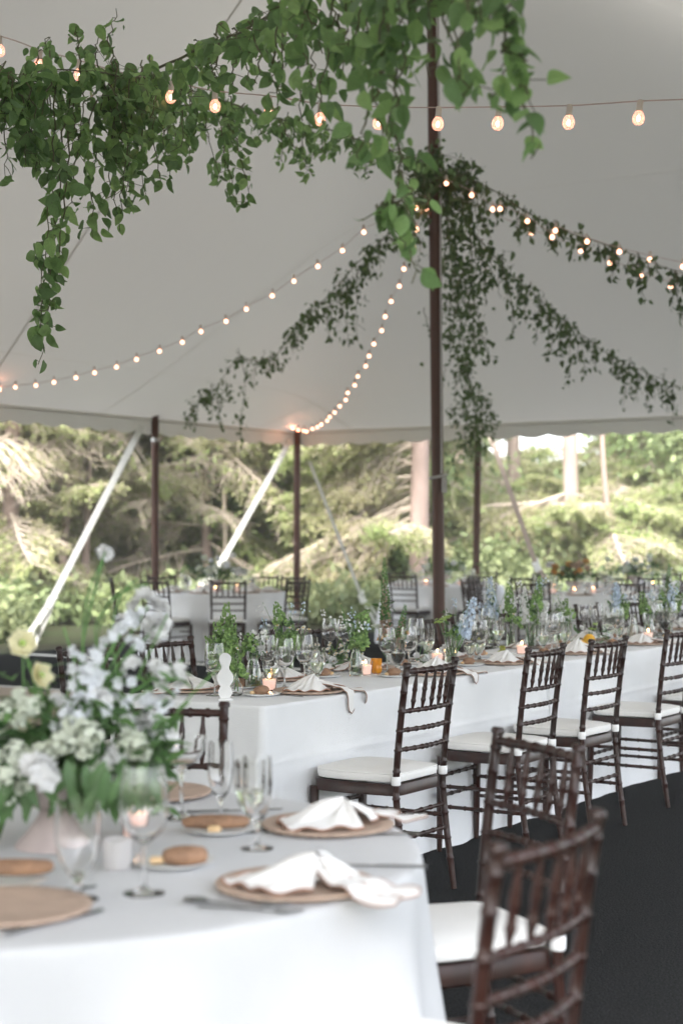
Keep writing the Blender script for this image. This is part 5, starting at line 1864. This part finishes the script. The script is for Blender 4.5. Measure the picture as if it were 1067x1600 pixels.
mb.tube(catm([q(150, 1010, 3.45), q(165, 950, 3.45), q(195, 922, 3.45), q(233, 914, 3.45)], 6), [.002, .003, .004, .0045, .005, .0055, .006, .006, .006, .006, .006, .006, .006, .006, .005, .004, .003, .002, .001][:19], 6, flat=.3)
link('grass_blade', mb.mesh('blade', M_stem), t)
pts = []
for _ in range(400):
    x, y = random.uniform(-70, 262), random.gauss(1180, 52)
    if y < 1085 or y > 1268:
        continue
    pts.append(q(x, y, random.uniform(3.32, 3.56)))
link('leaf_cluster', leaves_mesh(pts, .060, .018, M_leaf, 2, .15), t, kind='stuff')
mb = MB()
lf = []
for _ in range(110):       # long leaves that hang over the rim
    x = random.uniform(-40, 240)
    p = q(x, random.uniform(1185, 1225), random.uniform(3.28, 3.4))
    lf.append(p)
    lm = MB().leaf((0, 0, 0), (random.gauss(0, .5), -.25, -1), (random.gauss(0, .4), -1, .3), random.uniform(.06, .10), random.uniform(.022, .032), .25, .3)
    link('leaf', lm.mesh('leaf', M_leaf), t, p)
pts = [q(random.uniform(0, 280), random.uniform(1040, 1180), random.uniform(3.38, 3.6)) for _ in range(90)]
link('leaf_spray', leaves_mesh(pts, .045, .012, M_stem, 2, -.2), t, kind='stuff')

# ------------------------------------------------------------------ far table tops
def far_table(ci, kind, words):
    c = FT[ci][0]
    ORD = ['leftmost', 'second from left', 'third from left', 'middle', 'third from right', 'second from right', 'rightmost']
    bag = []
    for k in range(7):
        a = 2 * PI * k / 7 + ci
        p = Vector((c.x + .60 * math.cos(a), c.y + .60 * math.sin(a), H))
        bag.append(('charger', p, thing('charger_plate', 'x', 'plate', p, 0, 'chargers on %s' % words, CHG)))
        nm, tm = NAPS[2]
        bag.append(('white napkin', p, thing('napkin', 'x', 'napkin', p, a + PI / 2, 'napkins on %s' % words, nm)))
        for (dr, da, kd) in ((.42, .22, 'wine'), (.40, 0, 'flute'), (.45, -.2, 'goblet')):
            g = Vector((c.x + dr * math.cos(a + da), c.y + dr * math.sin(a + da), H))
            nmx = {'wine': 'wine_glass', 'flute': 'champagne_glass', 'goblet': 'water_glass'}[kd]
            bag.append((nmx.replace('_', ' '), g, thing(nmx, 'x', 'glass', g, 0, 'glasses on %s' % words, GMF[kd])))
    for k in range(3):
        a = 2.1 * k + ci + .5
        g = Vector((c.x + .26 * math.cos(a), c.y + .26 * math.sin(a), H))
        bag.append(('small lit candle', g, candle(g, 'x', 1.0, 'candles on %s' % words)))
    for kd in set(b[0] for b in bag):
        L_ = sorted([b for b in bag if b[0] == kd], key=lambda b: b[1].x / b[1].y)
        for i, b in enumerate(L_):
            b[2]['label'] = '%s %s on %s' % ((ORD if len(L_) == 7 else ['leftmost', 'middle', 'rightmost'])[i], kd, words)
    v = thing('compote_vase', 'low footed vase in the middle of %s' % words, 'vase', (c.x, c.y, H), 0, 'compote vases of the far tables')
    v.scale = (.9, .9, .9)
    for ch in stone_kids:
        link(ch.name.split('.')[0], ch.data, v)
    t = thing('flower_arrangement', 'flower arrangement with %s on %s' % (kind[0], words), 'flowers', (c.x, c.y, H + .12), 0, 'flower arrangements of the far tables')
    for (m, n_, r_) in kind[1]:
        for k in range(n_):
            d = Vector((random.gauss(0, .15), random.gauss(0, .13), .10 + abs(random.gauss(0, .09))))
            link('flower_head', head(d, r_ * random.uniform(.7, 1.2), 26, .016, m), t)
    pts = [Vector((random.gauss(0, .15), random.gauss(0, .15), .04 + abs(random.gauss(0, .09)))) for _ in range(150)]
    link('leaf_cluster', leaves_mesh(pts, .08, .03, M_leaf, 2, .1), t, kind='stuff')
stone_kids = [o for o in bpy.data.objects['stone_compote_vase'].children]
far_table(0, ('white blooms', [(M_white, 9, .035), (M_cream, 6, .04), (M_bwhite, 5, .03)]), 'the far left round table')
far_table(1, ('green and white blooms', [(M_white, 5, .03), (M_cream, 6, .04)]), 'the table behind the centre pole')
far_table(2, ('orange and rust blooms', [(M_orf, 9, .035), (M_pink, 5, .04), (M_white, 4, .03)]), 'the far right round table')
far_table(3, ('white and green blooms', [(M_white, 6, .03), (M_cream, 6, .045)]), 'the farthest round table')
# thin tall stems above the far arrangements
# haze
mb = MB().box(-165, 165, -165, 165, -1.2, 22)
hm = bpy.data.materials.new('haze')
hm.use_nodes = True
hm.node_tree.nodes.clear()
pv = hm.node_tree.nodes.new('ShaderNodeVolumePrincipled')
pv.inputs['Color'].default_value = (.95, .96, .93, 1)
pv.inputs['Density'].default_value = .0026
ho = hm.node_tree.nodes.new('ShaderNodeOutputMaterial')
hm.node_tree.links.new(pv.outputs[0], ho.inputs['Volume'])
hz = link('haze', mb.mesh('haze', hm, False))
hz['kind'] = 'stuff'
